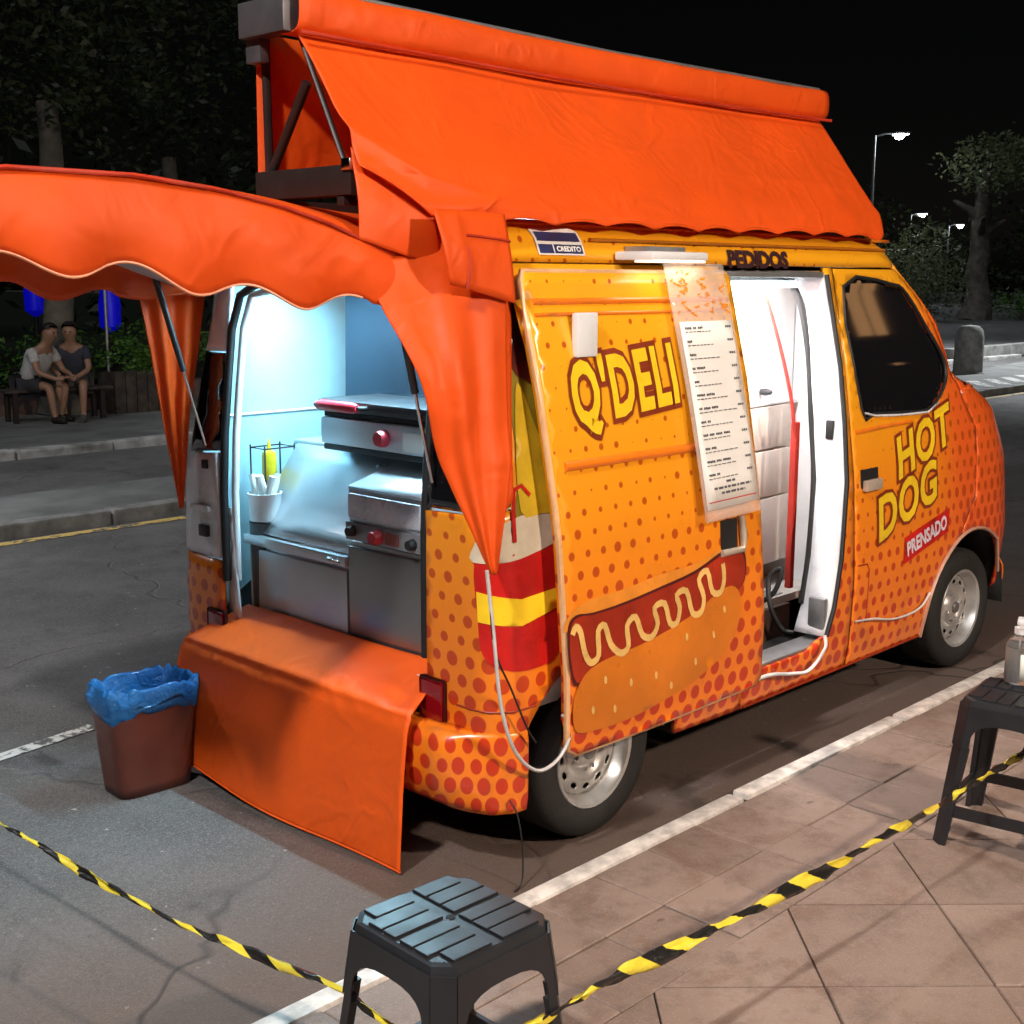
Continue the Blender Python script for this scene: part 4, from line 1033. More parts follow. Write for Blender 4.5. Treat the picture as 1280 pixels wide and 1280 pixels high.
# tailgate canopy
EX = [(-1.40, 1.905), (-1.21, 1.93), (-.91, 1.93), (-.70, 1.91), (-.53, 1.88), (-.40, 1.848), (-.29, 1.81), (-.15, 1.765), (-.03, 1.735), (.12, 1.80)]
tg = empty('tailgate_canopy', (.1, .75, 1.80), 0, 'raised tailgate covered by an orange scalloped canopy with side curtains behind the van', 'canopy')
TO = Vector((.1, .75, 1.80)); YA, YB = .15, 1.38
def ctop(s_, t):
    x = -1.40+1.52*s_; y = YA+(YB-YA)*t; z = lerp(EX, x); zc = 1.93 if x < -.5 else lerp([(-.5, 1.93), (.12, 1.885)], x)
    k = math.sin(PI*min(1, max(0, t)))**.55
    z = z+(zc+.02-z)*k
    return wr((x, y, z), .007, 4)-TO
grid('canopy_top', ctop, 40, 24, CLOTH, tg, .003)
def sc_wave(x): return .022*math.cos(2*PI*(x+.48)/.30)
VB = [(-1.40, 1.74), (-1.22, 1.75), (-.99, 1.74), (-.73, 1.695), (-.48, 1.67), (-.22, 1.655), (-.02, 1.66), (.1, 1.66)]
def cval(side):
    def fn(s_, t):
        x = -1.40+(1.36 if side == 'r' else 1.44)*s_; y = (YA if side == 'r' else YB)
        z1 = lerp(EX, x)+.002; z0 = lerp(VB, x)-.004-sc_wave(x)*(1 if x < -.28 else .3)
        yy = y+(-1 if side == 'r' else 1)*(.018*math.sin(PI*t*.9)+.010*t*math.sin(x*21))
        return wr((x, yy, z1+(z0-z1)*t), .006, 6)-TO
    return fn
grid('canopy_valance', cval('r'), 90, 12, CLOTH, tg, .003)
grid('canopy_valance', cval('l'), 60, 10, CLOTH, tg, .003)
def cvr(s_, t):
    y = YA+(YB-YA)*s_; return wr((-1.402-.01*t, y, 1.905+.03*math.sin(PI*s_)-(.16+.02*math.cos(s_*26))*t), .005, 6)-TO
grid('canopy_valance', cvr, 50, 8, CLOTH, tg, .003)
tube('canopy_piping', [Vector((x, YA-.004, lerp(EX, x)+.004))-TO for x in [-1.40+.04*k for k in range(35)] if x < -.02], .006, HEM, tg, 6)
def hemline(pts, nm='canopy_hem'): return tube(nm, pts, .0035, simple('pale_orange_hem', (.9, .38, .22), .5) if 'pale_orange_hem' not in bpy.data.materials else bpy.data.materials['pale_orange_hem'], tg, 5)
hemline([cval('r')(k/80, 1.0) for k in range(66)])
# rigid tailgate shell beneath the cloth
def shell(s_, t):
    x = -1.05+1.14*s_; y = .24+1.04*t; return Vector((x, y, lerp(EX, x)-.055+.05*math.sin(PI*t)))-TO
grid('tailgate_shell', shell, 16, 8, simple('tailgate_inner_white', (.6, .6, .62), .4), tg, .03)
# gas struts
for y in (.20, 1.33):
    stt = Vector((-.005, y, 1.16)); top = Vector((-.17, y+(.02 if y > 1 else -.02), 1.76)); mid = stt.lerp(top, .42)
    tube('gas_strut_rod', [stt-TO, mid-TO], .005, CHROME, tg, 8); tube('gas_strut_body', [mid-TO, top-TO], .011, BLACKP, tg, 8)
# right curtain
def rcurt(s_, t):
    L = Vector((-.265, .160, 1.75)).lerp(Vector((-.058, -.080, .955)), min(1, t*1.0)); L.y -= .05*math.sin(PI*min(1, max(0, t-.06)*1.7))**2; L.x -= .02*math.sin(PI*t)
    Rr = [(0, (.150, .070, 1.865)), (.18, (.115, .035, 1.70)), (.35, (.085, .0, 1.50)), (.62, (.035, -.065, 1.24)), (1, (-.035, -.082, .95))]
    for (a, A), (b, B) in zip(Rr, Rr[1:]):
        if t <= b: Q = Vector(A).lerp(Vector(B), (t-a)/(b-a)); break
    p = L.lerp(Q, s_)
    bul = math.sin(PI*s_)*min(1, max(0, (t-.03)/.28)); w_ = 1-t
    p += Vector((-.045, -.035, 0))*bul*(.3+w_*.8)
    f_ = .020*math.sin(s_*15+t*2.5)*(.25+.75*w_)*bul
    p += Vector((-.6, -.7, 0))*f_
    return wr(p, .006, 5)-TO
grid('side_curtain', rcurt, 44, 50, CLOTH, tg, .003)
def rcurt2(s_, t):  # inner fold of the curtain against the body side
    a = Vector((.06, .045, 1.66)).lerp(Vector((-.02, -.062, 1.08)), t); b = Vector((.175, .085, 1.66)).lerp(Vector((.045, -.05, 1.14)), t)
    return wr(a.lerp(b, s_)+Vector((0, -.012, 0)), .003, 5)-TO
grid('side_curtain', rcurt2, 8, 20, CLOTH, tg, .002)
# gusset between awning and canopy
def gus(s_, t):
    A = Vector((-.283, .192, 2.04)).lerp(Vector((-.09, .112, 1.93)), s_); B = Vector((-.30, .140, 1.815)).lerp(Vector((-.045, .118, 1.738)), s_)
    p = A.lerp(B, t); p.y -= .016*max(0, math.sin(PI*(t*1.25-.25)))*(.4+.6*math.sin(PI*s_)); p.y -= .012*math.sin(s_*9)*t*(1-t)
    return wr(p, .006, 5)-TO
grid('canopy_gusset', gus, 24, 20, CLOTH, tg, .003)
def gus2(s_, t):  # corner cap: roof rail to curtain
    a = Vector((-.13, .060, 1.895)).lerp(Vector((.15, .085, 1.885)), s_); b = Vector((-.10, .03, 1.70)).lerp(Vector((.135, .025, 1.655)), s_)
    p = a.lerp(b, t); p += Vector((-.5, -1, 0))*(.02+.02*math.sin(PI*t)*(1-.5*s_))+Vector((0, -.006*math.exp(-((s_-.25)/.08)**2), 0)); return wr(p, .005, 6)-TO
grid('canopy_gusset', gus2, 20, 10, CLOTH, tg, .003)
tube('canopy_piping', [gus2(s_, .30)+Vector((0, -.004, 0)) for s_ in [.35+.05*k for k in range(14)]], .004, HEM, tg, 5)
tube('canopy_piping', [gus2(.22+.12*math.sin(k/8*1.57), 1.0-k/8*.55)+Vector((-.003, -.004, 0)) for k in range(9)], .004, HEM, tg, 5)
# left curtain
def lcurt(s_, t):
    A = Vector((-.19, 1.41, 1.73)).lerp(Vector((-.035, 1.46, .93)), t); B = Vector((.065, 1.405, 1.66)).lerp(Vector((-.01, 1.40, 1.30)), t/.5) if t < .5 else Vector((-.01, 1.40, 1.30)).lerp(Vector((-.03, 1.445, .935)), (t-.5)/.5)
    p = A.lerp(B, s_); f_ = .016*math.sin(s_*15)*(1-t*.9); return wr(p+Vector((f_*.4, f_, 0)), .005, 5)-TO
grid('side_curtain', lcurt, 24, 30, CLOTH, tg, .003)
# bumper cloth
bc = empty('bumper_cloth', (-.05, .8, .55), 0, 'orange vinyl cloth draped over the rear bumper and hanging to the asphalt', 'cloth'); BO = Vector((-.05, .8, .55))
def bcl(s_, t):
    y = 1.37-(1.37-.195)*s_
    if t < .28:
        k = t/.28; A = Vector((.100, 1.265-(1.265-.26)*s_, .600)); B = Vector((-.105, y, .497)); p = A.lerp(B, k); p.z += .014*math.sin(PI*k)*math.sin(PI*s_)
        p.z -= .022*math.exp(-((s_-.93)/.05)**2)*math.sin(PI*k)
    else:
        k = (t-.28)/.72; zb = .075-.05*s_+.045*(2*s_-1)**2*.4; x = -.105-.055*(1-(1-k)**2)*(1-.3*s_)+.012*math.sin(s_*8+1)*k
        p = Vector((x, y+.01*k, .497+(zb-.497)*k))
        if k < .08: p.x += .01*(1-k/.08)
        p.y += (-.006 if s_ > .5 else .01)*math.sin(PI*k)
    return wr(p, .005, 3.2)-BO
grid('cloth_sheet', bcl, 60, 56, CLOTH2, bc, .004)
tube('cloth_hem', [bcl(k/40, 1) for k in range(41)], .005, CLOTH2, bc, 5)

# cables
def cable(pts, rad, lab, mat):
    o = tube('cable', smoothpath(pts, 6), rad, mat, None, 6); tag(o, lab, 'cable'); return o
WC = simple('white_cable', (.62, .60, .58), .4)
cable([(-.075, -.085, .965), (-.05, -.085, .79), (-.02, -.085, .58), (.03, -.09, .44), (.11, -.10, .365), (.19, -.11, .385), (.235, -.115, .46), (.22, -.09, .50)], .0055, 'white cable looping from the curtain tip past the rear wheel arch', WC)
cable([(-.07, -.086, .95), (-.045, -.083, .75), (.02, -.083, .62), (.08, -.083, .50), (.12, -.083, .44)], .003, 'thin dark cable hanging beside the white cable on the rear quarter', RUBBER)
cable([(.05, -.05, .28), (.06, -.07, .24), (.07, -.08, .15), (.06, -.09, .05), (.02, -.10, .034)], .0025, 'thin wire dropping from the rear corner of the van to the asphalt', RUBBER)
cable([(1.12, -.04, .345), (1.30, -.075, .37), (1.45, -.08, .345), (1.56, -.085, .335), (1.67, -.08, .39), (1.70, -.06, .43)], .0065, 'white cable sagging below the sliding door sill', WC)
cable([(1.93, -.058, .44), (2.05, -.068, .43), (2.2, -.068, .40), (2.35, -.068, .395), (2.45, -.066, .41), (2.52, -.062, .45)], .0045, 'pale cable taped along the lower front door to the wheel arch', WC)

# ================================================================== STREET THINGS
# bin
bn = empty('waste_bin', (-.285, 1.325, RZ), math.radians(-3), 'brown plastic waste bin with blue bag behind the van', 'bin')
def binf(s_, t):
    a = s_*2*PI; w_ = .128+.030*t; h_ = .080+.022*t
    c, s2 = math.cos(a), math.sin(a); e = .35
    x = w_*math.copysign(abs(c)**e, c); y = h_*math.copysign(abs(s2)**e, s2)
    if y < -.5*h_ and .02 < x < .05: y += .014
    return Vector((x, y, .004+.335*t))
grid('bin_body', binf, 80, 10, BRN, bn, .004)
sheet('bin_base', [tuple(binf(k/40, 0)[:2]) for k in range(40)], lambda a, b: (a, b, .004), BRN, bn, (), .1, .004)
def bagf(s_, t):
    a = s_*2*PI; c, s2 = math.cos(a), math.sin(a); e = .5
    prof = [(1.00, .275), (1.07, .30), (1.10, .335), (1.06, .365), (.97, .372), (.90, .345), (.80, .27), (.72, .20), (.3, .16), (.02, .15)]
    k = t*(len(prof)-1); i = min(int(k), len(prof)-2); f_ = k-i; q_ = prof[i][0]+(prof[i+1][0]-prof[i][0])*f_; z = prof[i][1]+(prof[i+1][1]-prof[i][1])*f_
    x = .158*q_*math.copysign(abs(c)**e, c); y = .102*q_*math.copysign(abs(s2)**e, s2)
    wv = noise.noise(Vector((c*3, s2*3, t*5)))*.030+.010*noise.noise(Vector((c*9, s2*9, t*9)))+.006*math.sin(a*17+t*6)
    return Vector((x*(1+wv*1.5), y*(1+wv*2), z+wv*.7+(.014*math.sin(a*3) if t < .12 else 0)))
grid('bin_bag', bagf, 120, 26, BLUEBAG, bn, .0015)
# stools
def stool_parts():
    T = .45; a0 = .143; ch = .034   # half width at top, chamfer
    splay = .045
    def hw(z): return a0+.004+(T-z)/T*splay
    t = empty('plastic_stool')
    # seat plate
    bm = bmesh.new(); c8 = []
    def ring(h, z, cc):
        return [(h, -h+cc, z), (h, h-cc, z), (h-cc, h, z), (-h+cc, h, z), (-h, h-cc, z), (-h, -h+cc, z), (-h+cc, -h, z), (h-cc, -h, z)]
    R0 = [bm.verts.new(v) for v in ring(a0+.004, T-.022, ch)]; R1 = [bm.verts.new(v) for v in ring(a0, T-.006, ch)]; R2 = [bm.verts.new(v) for v in ring(a0-.008, T-.003, ch)]
    for A, B in ((R0, R1), (R1, R2)):
        for k in range(8): bm.faces.new((A[k], A[(k+1) % 8], B[(k+1) % 8], B[k]))
    bm.faces.new(R2); bm.faces.new(R0[::-1])
    seat = frombm('seat', bm, BLACKP, t)
    # raised pads on the seat: two columns of ribs with a centre channel and a round hole
    for sx in (-1, 1):
        for k, (y0, y1) in enumerate(((-.132, -.092), (-.087, -.048), (-.043, -.006), (.006, .043), (.048, .087), (.092, .132))):
            x0, x1 = .014, .132
            if k in (0, 5): x1 = .108
            bm = bmesh.new()
            addbox(bm, (min(sx*x0, sx*x1), y0, T-.004), (max(sx*x0, sx*x1), y1, T+.0025), bev=.0015)
            frombm('seat_pad', bm, BLACKP, seat)
    lathe('seat_hole', [(.001, 0), (.010, 0), (.010, .0008), (.001, .0008)], DARKIN, seat, 16, Matrix.Translation((0, 0, T+.0035-.006)))
    zs_ = .30
    for k in range(4):
        M = Matrix.Rotation(PI/2*k, 4, 'Z')
        # skirt side with arch
        def mp(a, b, M=M): return M @ Vector((a, -hw(b), b))
        top = T-.020; w1 = hw(top)-ch; w2 = hw(zs_)-ch; wi = w2-.022
        arch = []
        for j in range(13):
            th = PI*j/12; arch.append((-wi*math.copysign(abs(math.cos(th))**.75, math.cos(th)), zs_+.083*math.sin(th)**.6))
        o = sheet('seat_skirt', [(-w1, top), (w1, top), (w2, zs_)]+arch[::-1]+[(-w2, zs_)], mp, BLACKP, t, (), .03, .004, 0, M @ Vector((0, -1, 0)), False)
        # chamfer corner above the leg
        bm = bmesh.new()
        def cor(z): h = hw(z); return (M @ Vector((h-ch, -h, z)), M @ Vector((h, -h+ch, z)))
        A = cor(top); B = cor(zs_); V = [bm.verts.new(v) for v in (A[0], A[1], B[1], B[0])]; bm.faces.new(V)
        o = frombm('seat_corner', bm, BLACKP, t, False, False); md = o.modifiers.new('thickness', 'SOLIDIFY'); md.thickness = .004
        # leg : L section with chamfer, tapering
        bm = bmesh.new(); rows = []
        for j in range(7):
            z = zs_*(1-j/6); h = hw(z); fl = .022-.004*(j/6)
            c_ = ch-.008*(j/6)
            rows.append([bm.verts.new(M @ Vector(v)) for v in ((h-c_-fl, -h, z), (h-c_, -h, z), (h, -h+c_, z), (h, -h+c_+fl, z), (h-.016, -h+c_+fl, z), (h-.016, -h+c_+.004, z), (h-c_-.004, -h+.016, z), (h-c_-fl, -h+.016, z))])
        for A, B in zip(rows, rows[1:]):
            for q_ in range(8): bm.faces.new((A[q_], A[(q_+1) % 8], B[(q_+1) % 8], B[q_]))
        bm.faces.new(rows[-1]); bm.faces.new(rows[0][::-1]); frombm('leg', bm, BLACKP, t)
        # cross bar low between the legs
        h = hw(.10)-.010; bm = bmesh.new(); addbox(bm, (-h+.03, -h-.004, .088), (h-.03, -h+.008, .122), M); frombm('stretcher', bm, BLACKP, t)
    return t
def dup(root, loc, rz):
    rr = root.copy(); COL.objects.link(rr); rr.location = loc; rr.rotation_euler = (0, 0, rz)
    for ch_ in list(root.children):
        c = ch_.copy(); COL.objects.link(c); c.parent = rr
        for g in ch_.children:
            e = g.copy(); COL.objects.link(e); e.parent = c
    return rr
st1 = stool_parts(); st1.location = (-.825, -.74, SZ); st1.rotation_euler = (0, 0, math.radians(-2))
st2 = dup(st1, (1.30, -.965, SZ), math.radians(8))
tag(st1, 'black plastic stool with nothing on its ribbed seat, nearest the camera', 'stool', 'black plastic stools on the sidewalk')
tag(st2, 'black plastic stool with a sanitizer bottle standing on its seat', 'stool', 'black plastic stools on the sidewalk')
# sanitizer bottle
sbt = empty('sanitizer_bottle', (1.385, -.905, SZ+.455), math.radians(20), 'clear pump bottle of hand sanitizer on the right black stool', 'bottle')
CL = NB('clear_plastic'); CL.set(col=(.92, .93, .93), rough=.06, tr=1.0); CL.b.inputs['IOR'].default_value = 1.35
lathe('bottle_body', [(.001, 0), (.036, 0), (.039, .006), (.039, .11), (.036, .125), (.022, .142), (.015, .148), (.015, .155)], CL.m, sbt, 28)
lathe('liquid_gel', [(.001, .003), (.034, .003), (.036, .008), (.036, .112), (.001, .113)], NB('clear_gel').set(col=(.85, .86, .84), rough=.05, tr=.7).m, sbt, 24)
def lab(s_, t): a = -PI*.95+PI*.75*s_; return Vector((.0402*math.cos(a), .0402*math.sin(a), .015+.082*t))
grid('bottle_label', lab, 14, 2, simple('white_label', (.75, .77, .70), .4, var=.03), sbt, .0004)
def lab2(s_, t): a = -PI*.95+PI*.75*(.62+.36*s_); return Vector((.0407*math.cos(a), .0407*math.sin(a), .02+.07*t))
grid('label_print', lab2, 6, 2, simple('green_print', (.45, .55, .08), .4), sbt, .0004)
lathe('pump_collar', [(.016, .150), (.018, .152), (.018, .172), (.008, .176), (.006, .19)], WHITE, sbt, 20)
box('pump_head', (-.045, -.010, .188), (.014, .010, .202), WHITE, sbt, .004)
lathe('dip_tube', [(.002, .01), (.002, .15)], WHITE, sbt, 6, None, False)

# barrier tape
q = NB('barrier_tape'); uvn = q.n('ShaderNodeUVMap'); sx_ = q.n('ShaderNodeSeparateXYZ'); q.t.links.new(uvn.outputs[0], sx_.inputs[0])
st_ = q.M('FRACT', q.M('ADD', q.M('MULTIPLY', sx_.outputs[0], 6.6), q.M('MULTIPLY', sx_.outputs[1], .35)))
q.set(col=q.mix(q.ramp(q.M('ABSOLUTE', q.M('SUBTRACT', st_, .5)), .235, .255), (.74, .60, .05), (.014, .013, .012)), rough=.3, coat=.3); q.bump(q.noise(40, 3), .4, .01); TAPE = q.m
def tape(pts, lab_, seed, w0=.019, tw=2.2):
    P = smoothpath(pts, 26); rr = random.Random(seed); vs_ = []; fs = []; uvs = []; dist = 0; cols = 5
    up = Vector((0, 0, 1))
    for i, p in enumerate(P):
        t_ = (P[min(i+1, len(P)-1)]-P[max(i-1, 0)]).normalized(); sd_ = t_.cross(up).normalized()
        if i: dist += (p-P[i-1]).length
        an = .9*math.sin(dist*tw+seed)+.35*math.sin(dist*9+seed*2); wd_ = w0*(.75+.30*math.sin(dist*11+seed))
        ax = up*math.cos(an)+sd_*math.sin(an); n_ = t_.cross(ax)
        for c in range(cols):
            f_ = c/(cols-1)*2-1; q_ = p+ax*wd_*f_+n_*(.006*math.cos(f_*3+dist*13)+.004*math.sin(dist*60+c*2))
            vs_.append(q_); uvs.append((dist, c/(cols-1)))
    for i in range(len(P)-1):
        for c in range(cols-1): a = i*cols+c; fs.append((a, a+1, a+cols+1, a+cols))
    me = bpy.data.meshes.new('barrier_tape'); me.from_pydata([tuple(v) for v in vs_], [], fs); ul = me.uv_layers.new(name='UVMap')
    for lp_ in me.loops: ul.data[lp_.index].uv = uvs[lp_.vertex_index]
    o = link('barrier_tape', me, TAPE); md = o.modifiers.new('thickness', 'SOLIDIFY'); md.thickness = .0006
    return tag(o, lab_, 'tape', 'yellow and black barrier tape round the stools')
tape([(-1.16, 1.45, .40), (-1.085, .62, .352), (-1.03, .0, .325), (-.985, -.35, .33), (-.965, -.56, .345), (-.975, -.72, .345), (-.965, -.87, .34)], 'thin yellow and black tape running left from the front stool across the asphalt', 1, .0105)
tape([(-.965, -.885, .335), (-.82, -.905, .33), (-.60, -.91, .33), (-.2, -.93, .32), (.3, -.945, .312), (.8, -.96, .315), (1.06, -.972, .328), (1.32, -.985, .345), (1.46, -.985, .36)], 'wide yellow and black tape stretched between the two stools over the paving', 2, .018, 3.1)

# ================================================================== BACKGROUND
def leaves(name, blobs, n, size, mat, parent, seed, kind=None):
    """blobs: (centre, radii) ; small bent quads through the volume"""
    rr = random.Random(seed); vs_ = []; fs = []
    tot = sum(b[1][0]*b[1][1]*b[1][2] for b in blobs)
    for c, rd in blobs:
        k_ = int(n*rd[0]*rd[1]*rd[2]/tot)
        # twig clusters
        for cl in range(max(1, k_//14)):
            while True:
                a, b, e = (rr.uniform(-1, 1) for _ in range(3)); L = a*a+b*b+e*e
                if .12 < L <= 1: break
            C0 = Vector((c[0]+a*rd[0], c[1]+b*rd[1], c[2]+e*rd[2]))
            if noise.noise(C0*1.3+Vector((seed, 0, 0))) < -.12: continue
            for q_ in range(14):
                p = C0+Vector((rr.gauss(0, 1), rr.gauss(0, 1), rr.gauss(0, 1)))*size*1.7
                d1 = Vector((rr.gauss(0, 1), rr.gauss(0, 1), rr.gauss(0, .6))).normalized()*size*rr.uniform(.6, 1.2)
                d2 = d1.cross(Vector((rr.gauss(0, 1), rr.gauss(0, 1), rr.gauss(0, 1)))).normalized()*size*.42
                i = len(vs_); vs_ += [tuple(p-d1), tuple(p+d2), tuple(p+d1), tuple(p-d2)]; fs.append((i, i+1, i+2, i+3))
    me = bpy.data.meshes.new(name); me.from_pydata(vs_, [], fs); o = link(name, me, mat, parent, False)
    if kind: o['kind'] = kind
    return o
def tree(loc, h, rt_, blobs, n, size, lab_, group, seed, lean=(0, 0)):
    t = empty('tree', loc, 0, lab_, 'tree', group); rr = random.Random(seed)
    pts = [Vector((lean[0]*k/8+rr.uniform(-.04, .04)*rt_*4, lean[1]*k/8+rr.uniform(-.04, .04)*rt_*4, h*k/8)) for k in range(9)]
    tube('trunk', pts, [rt_*(1.45 if k == 0 else 1.12 if k == 1 else 1-.05*k) for k in range(9)], BARK, t, 14)
    for i in range(6 if rt_ > .4 else 0):
        a = rr.uniform(0, 6.28); b0 = pts[5+i % 4]; L = h*rr.uniform(.35, .6)*(.45 if rt_ > .4 else 1)
        tube('limb', smoothpath([b0, b0+Vector((math.cos(a)*L*.5, math.sin(a)*L*.5, L*.45)), b0+Vector((math.cos(a)*L, math.sin(a)*L, L*.75))], 3), [rt_*.45, rt_*.40, rt_*.36, rt_*.3, rt_*.25, rt_*.2, rt_*.1], BARK, t, 7)
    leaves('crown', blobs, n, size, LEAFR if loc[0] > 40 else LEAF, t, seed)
    return t
G1 = 'dark trees of the square behind the van'
# left square
tree((5.0, 12.2, .1), 3.6, .20, [((0, 0, 4.6), (2.2, 2.2, 1.6)), ((-1.4, 1, 5.2), (1.6, 1.4, 1.2))], 9000, .07, 'tree with thick pale trunk behind the two seated people', G1, 21)
tree((1.2, 15.5, .1), 3.2, .22, [((0, 0, 4.9), (2.8, 2.6, 2.0))], 8000, .08, 'dark leafy tree at the far left above the canopy', G1, 22)
tree((8.6, 15.5, .1), 3.4, .18, [((0, 0, 5.4), (2.9, 2.6, 2.3))], 9000, .08, 'dark leafy tree showing left of the folded roof awning', G1, 23)
tree((4.8, 19.5, .1), 3.2, .20, [((0, 0, 6.0), (3.6, 3.2, 3.0))], 9000, .10, 'tall dark tree standing farthest back above the seated people', G1, 24)
# right
tree((48.8, 21.0, .1), 5.2, .50, [((-.6, -.6, 6.0), (2.0, 2.0, 1.1)), ((1.4, -2.8, 6.3), (2.6, 2.4, 1.5)), ((3.5, -4.5, 7.0), (2.5, 2.5, 2.0))], 9000, .14, 'large grey trunked tree right of the van with its crown at the photo edge', 'trees on the right beyond the road', 25)
def bush(loc, blobs, n, size, lab_, seed, mat=LEAFR, cat='bush', stem=.06):
    t = empty('bush', loc, 0, lab_, cat)
    tube('stem', [(0, 0, 0), (.02, 0, blobs[0][0][2])], stem, BARK, t, 6); leaves('foliage', blobs, n, size, mat, t, seed); return t
bush((44.5, 21.6, .1), [((0, 0, 1.9), (1.6, 1.6, 1.7)), ((-1, .6, 1.4), (1.3, 1.3, 1.3)), ((.8, -.6, 1.2), (1.3, 1.2, 1.1))], 6500, .09, 'pale lit bushy tree between the van windscreen and the big grey trunk', 31)
bush((40, 21.5, .1), [((0, 0, .9), (1.6, 1.4, .9))], 2500, .08, 'low dark shrub just right of the van windscreen pillar', 32)
bush((50, 19.6, .1), [((0, 0, .6), (2.4, 1.2, .5)), ((2.5, -1.6, .6), (2.2, 1.2, .5))], 3500, .07, 'low green shrub at the foot of the big grey trunk', 33, LEAFH)
# background shrubs / wood
wood = leaves('far_wood', [((70, 42, 3.0), (22, 8, 4.0)), ((20, 34, 3.5), (18, 4, 4)), ((0, 30, 3.5), (14, 4, 4)), ((68, 26, 3), (8, 5, 3.0))], 16000, .28, LEAF, None, 41, 'stuff')
# hedge left
hg = empty('hedge', (5.0, 13.0, .1), 0, 'green clipped hedge behind the seated people', 'hedge')
leaves('foliage', [((1.5, 0, .62), (1.6, .45, .42)), ((3.6, .2, .6), (1.4, .5, .45)), ((-.8, 0, .6), (1.4, .45, .4)), ((-2.8, 0, .65), (1.6, .5, .45)), ((5.6, .4, .6), (1.6, .5, .45))], 12000, .045, LEAFH, hg, 51)
box('hedge_stem', (-4, -.1, 0), (6.8, .1, .5), DARKIN, hg)
pw = box('planter_wall', (1.0, 12.35, .08), (12.0, 12.55, .40), simple('red_brown_wall', (.14, .09, .075), .8, var=.3, scale=4), None, .01); tag(pw, 'low red brown planter wall in front of the hedge', 'wall')
pb = empty('planter_box', (5.75, 11.9, .1), 0, 'dark timber planter box beside the seated people', 'planter')
PLM = simple('dark_timber', (.06, .045, .035), .8, var=.3)
for k in range(5): box('plank', (-.35+.145*k, -.22, 0), (-.215+.145*k, -.20, .50+.01*(k % 2)), PLM, pb, .004)
box('planter_body', (-.34, -.2, 0), (.37, .2, .48), PLM, pb); leaves('foliage', [((0, 0, .62), (.38, .24, .2))], 900, .035, LEAFH, pb, 52)
# blue glow behind: self-lit columns stand for blue-lit surfaces
BL = emis('blue_glow', (.005, .005, 1.0), .08)
def blueglow(x, y, z, w_, h_, lab_):
    e = empty('blue_glow_column', (x, y, .1), 0, lab_, 'lamp', 'blue glowing columns in the dark square')
    tube('lamp_post', [(0, 0, 0), (0, 0, z-h_)], .03, DKMET, e, 8)
    lathe('glowing_column', [(.001, z-h_-.1), (w_, z-h_), (w_*1.05, z), (w_*.7, z+h_*.9), (.001, z+h_)], BL, e, 16)
blueglow(5.50, 13.8, 1.42, .13, .24, 'blue glowing column for a blue-lit surface left of the tree trunk'); blueglow(6.55, 13.8, 1.25, .14, .30, 'blue glowing column for a blue-lit surface right of the tree trunk')
wl_ = empty('small_sign_lamp', (5.72, 12.4, .1), 0, 'tiny white light on the dark post beside the blue glow', 'lamp')
tube('lamp_post', [(0, 0, 0), (0, 0, 2.0)], .02, ALU, wl_, 6); box('lamp_head', (-.02, -.05, 1.50), (.10, .02, 1.55), emis('small_white', (.8, .95, 1), 1.5), wl_)
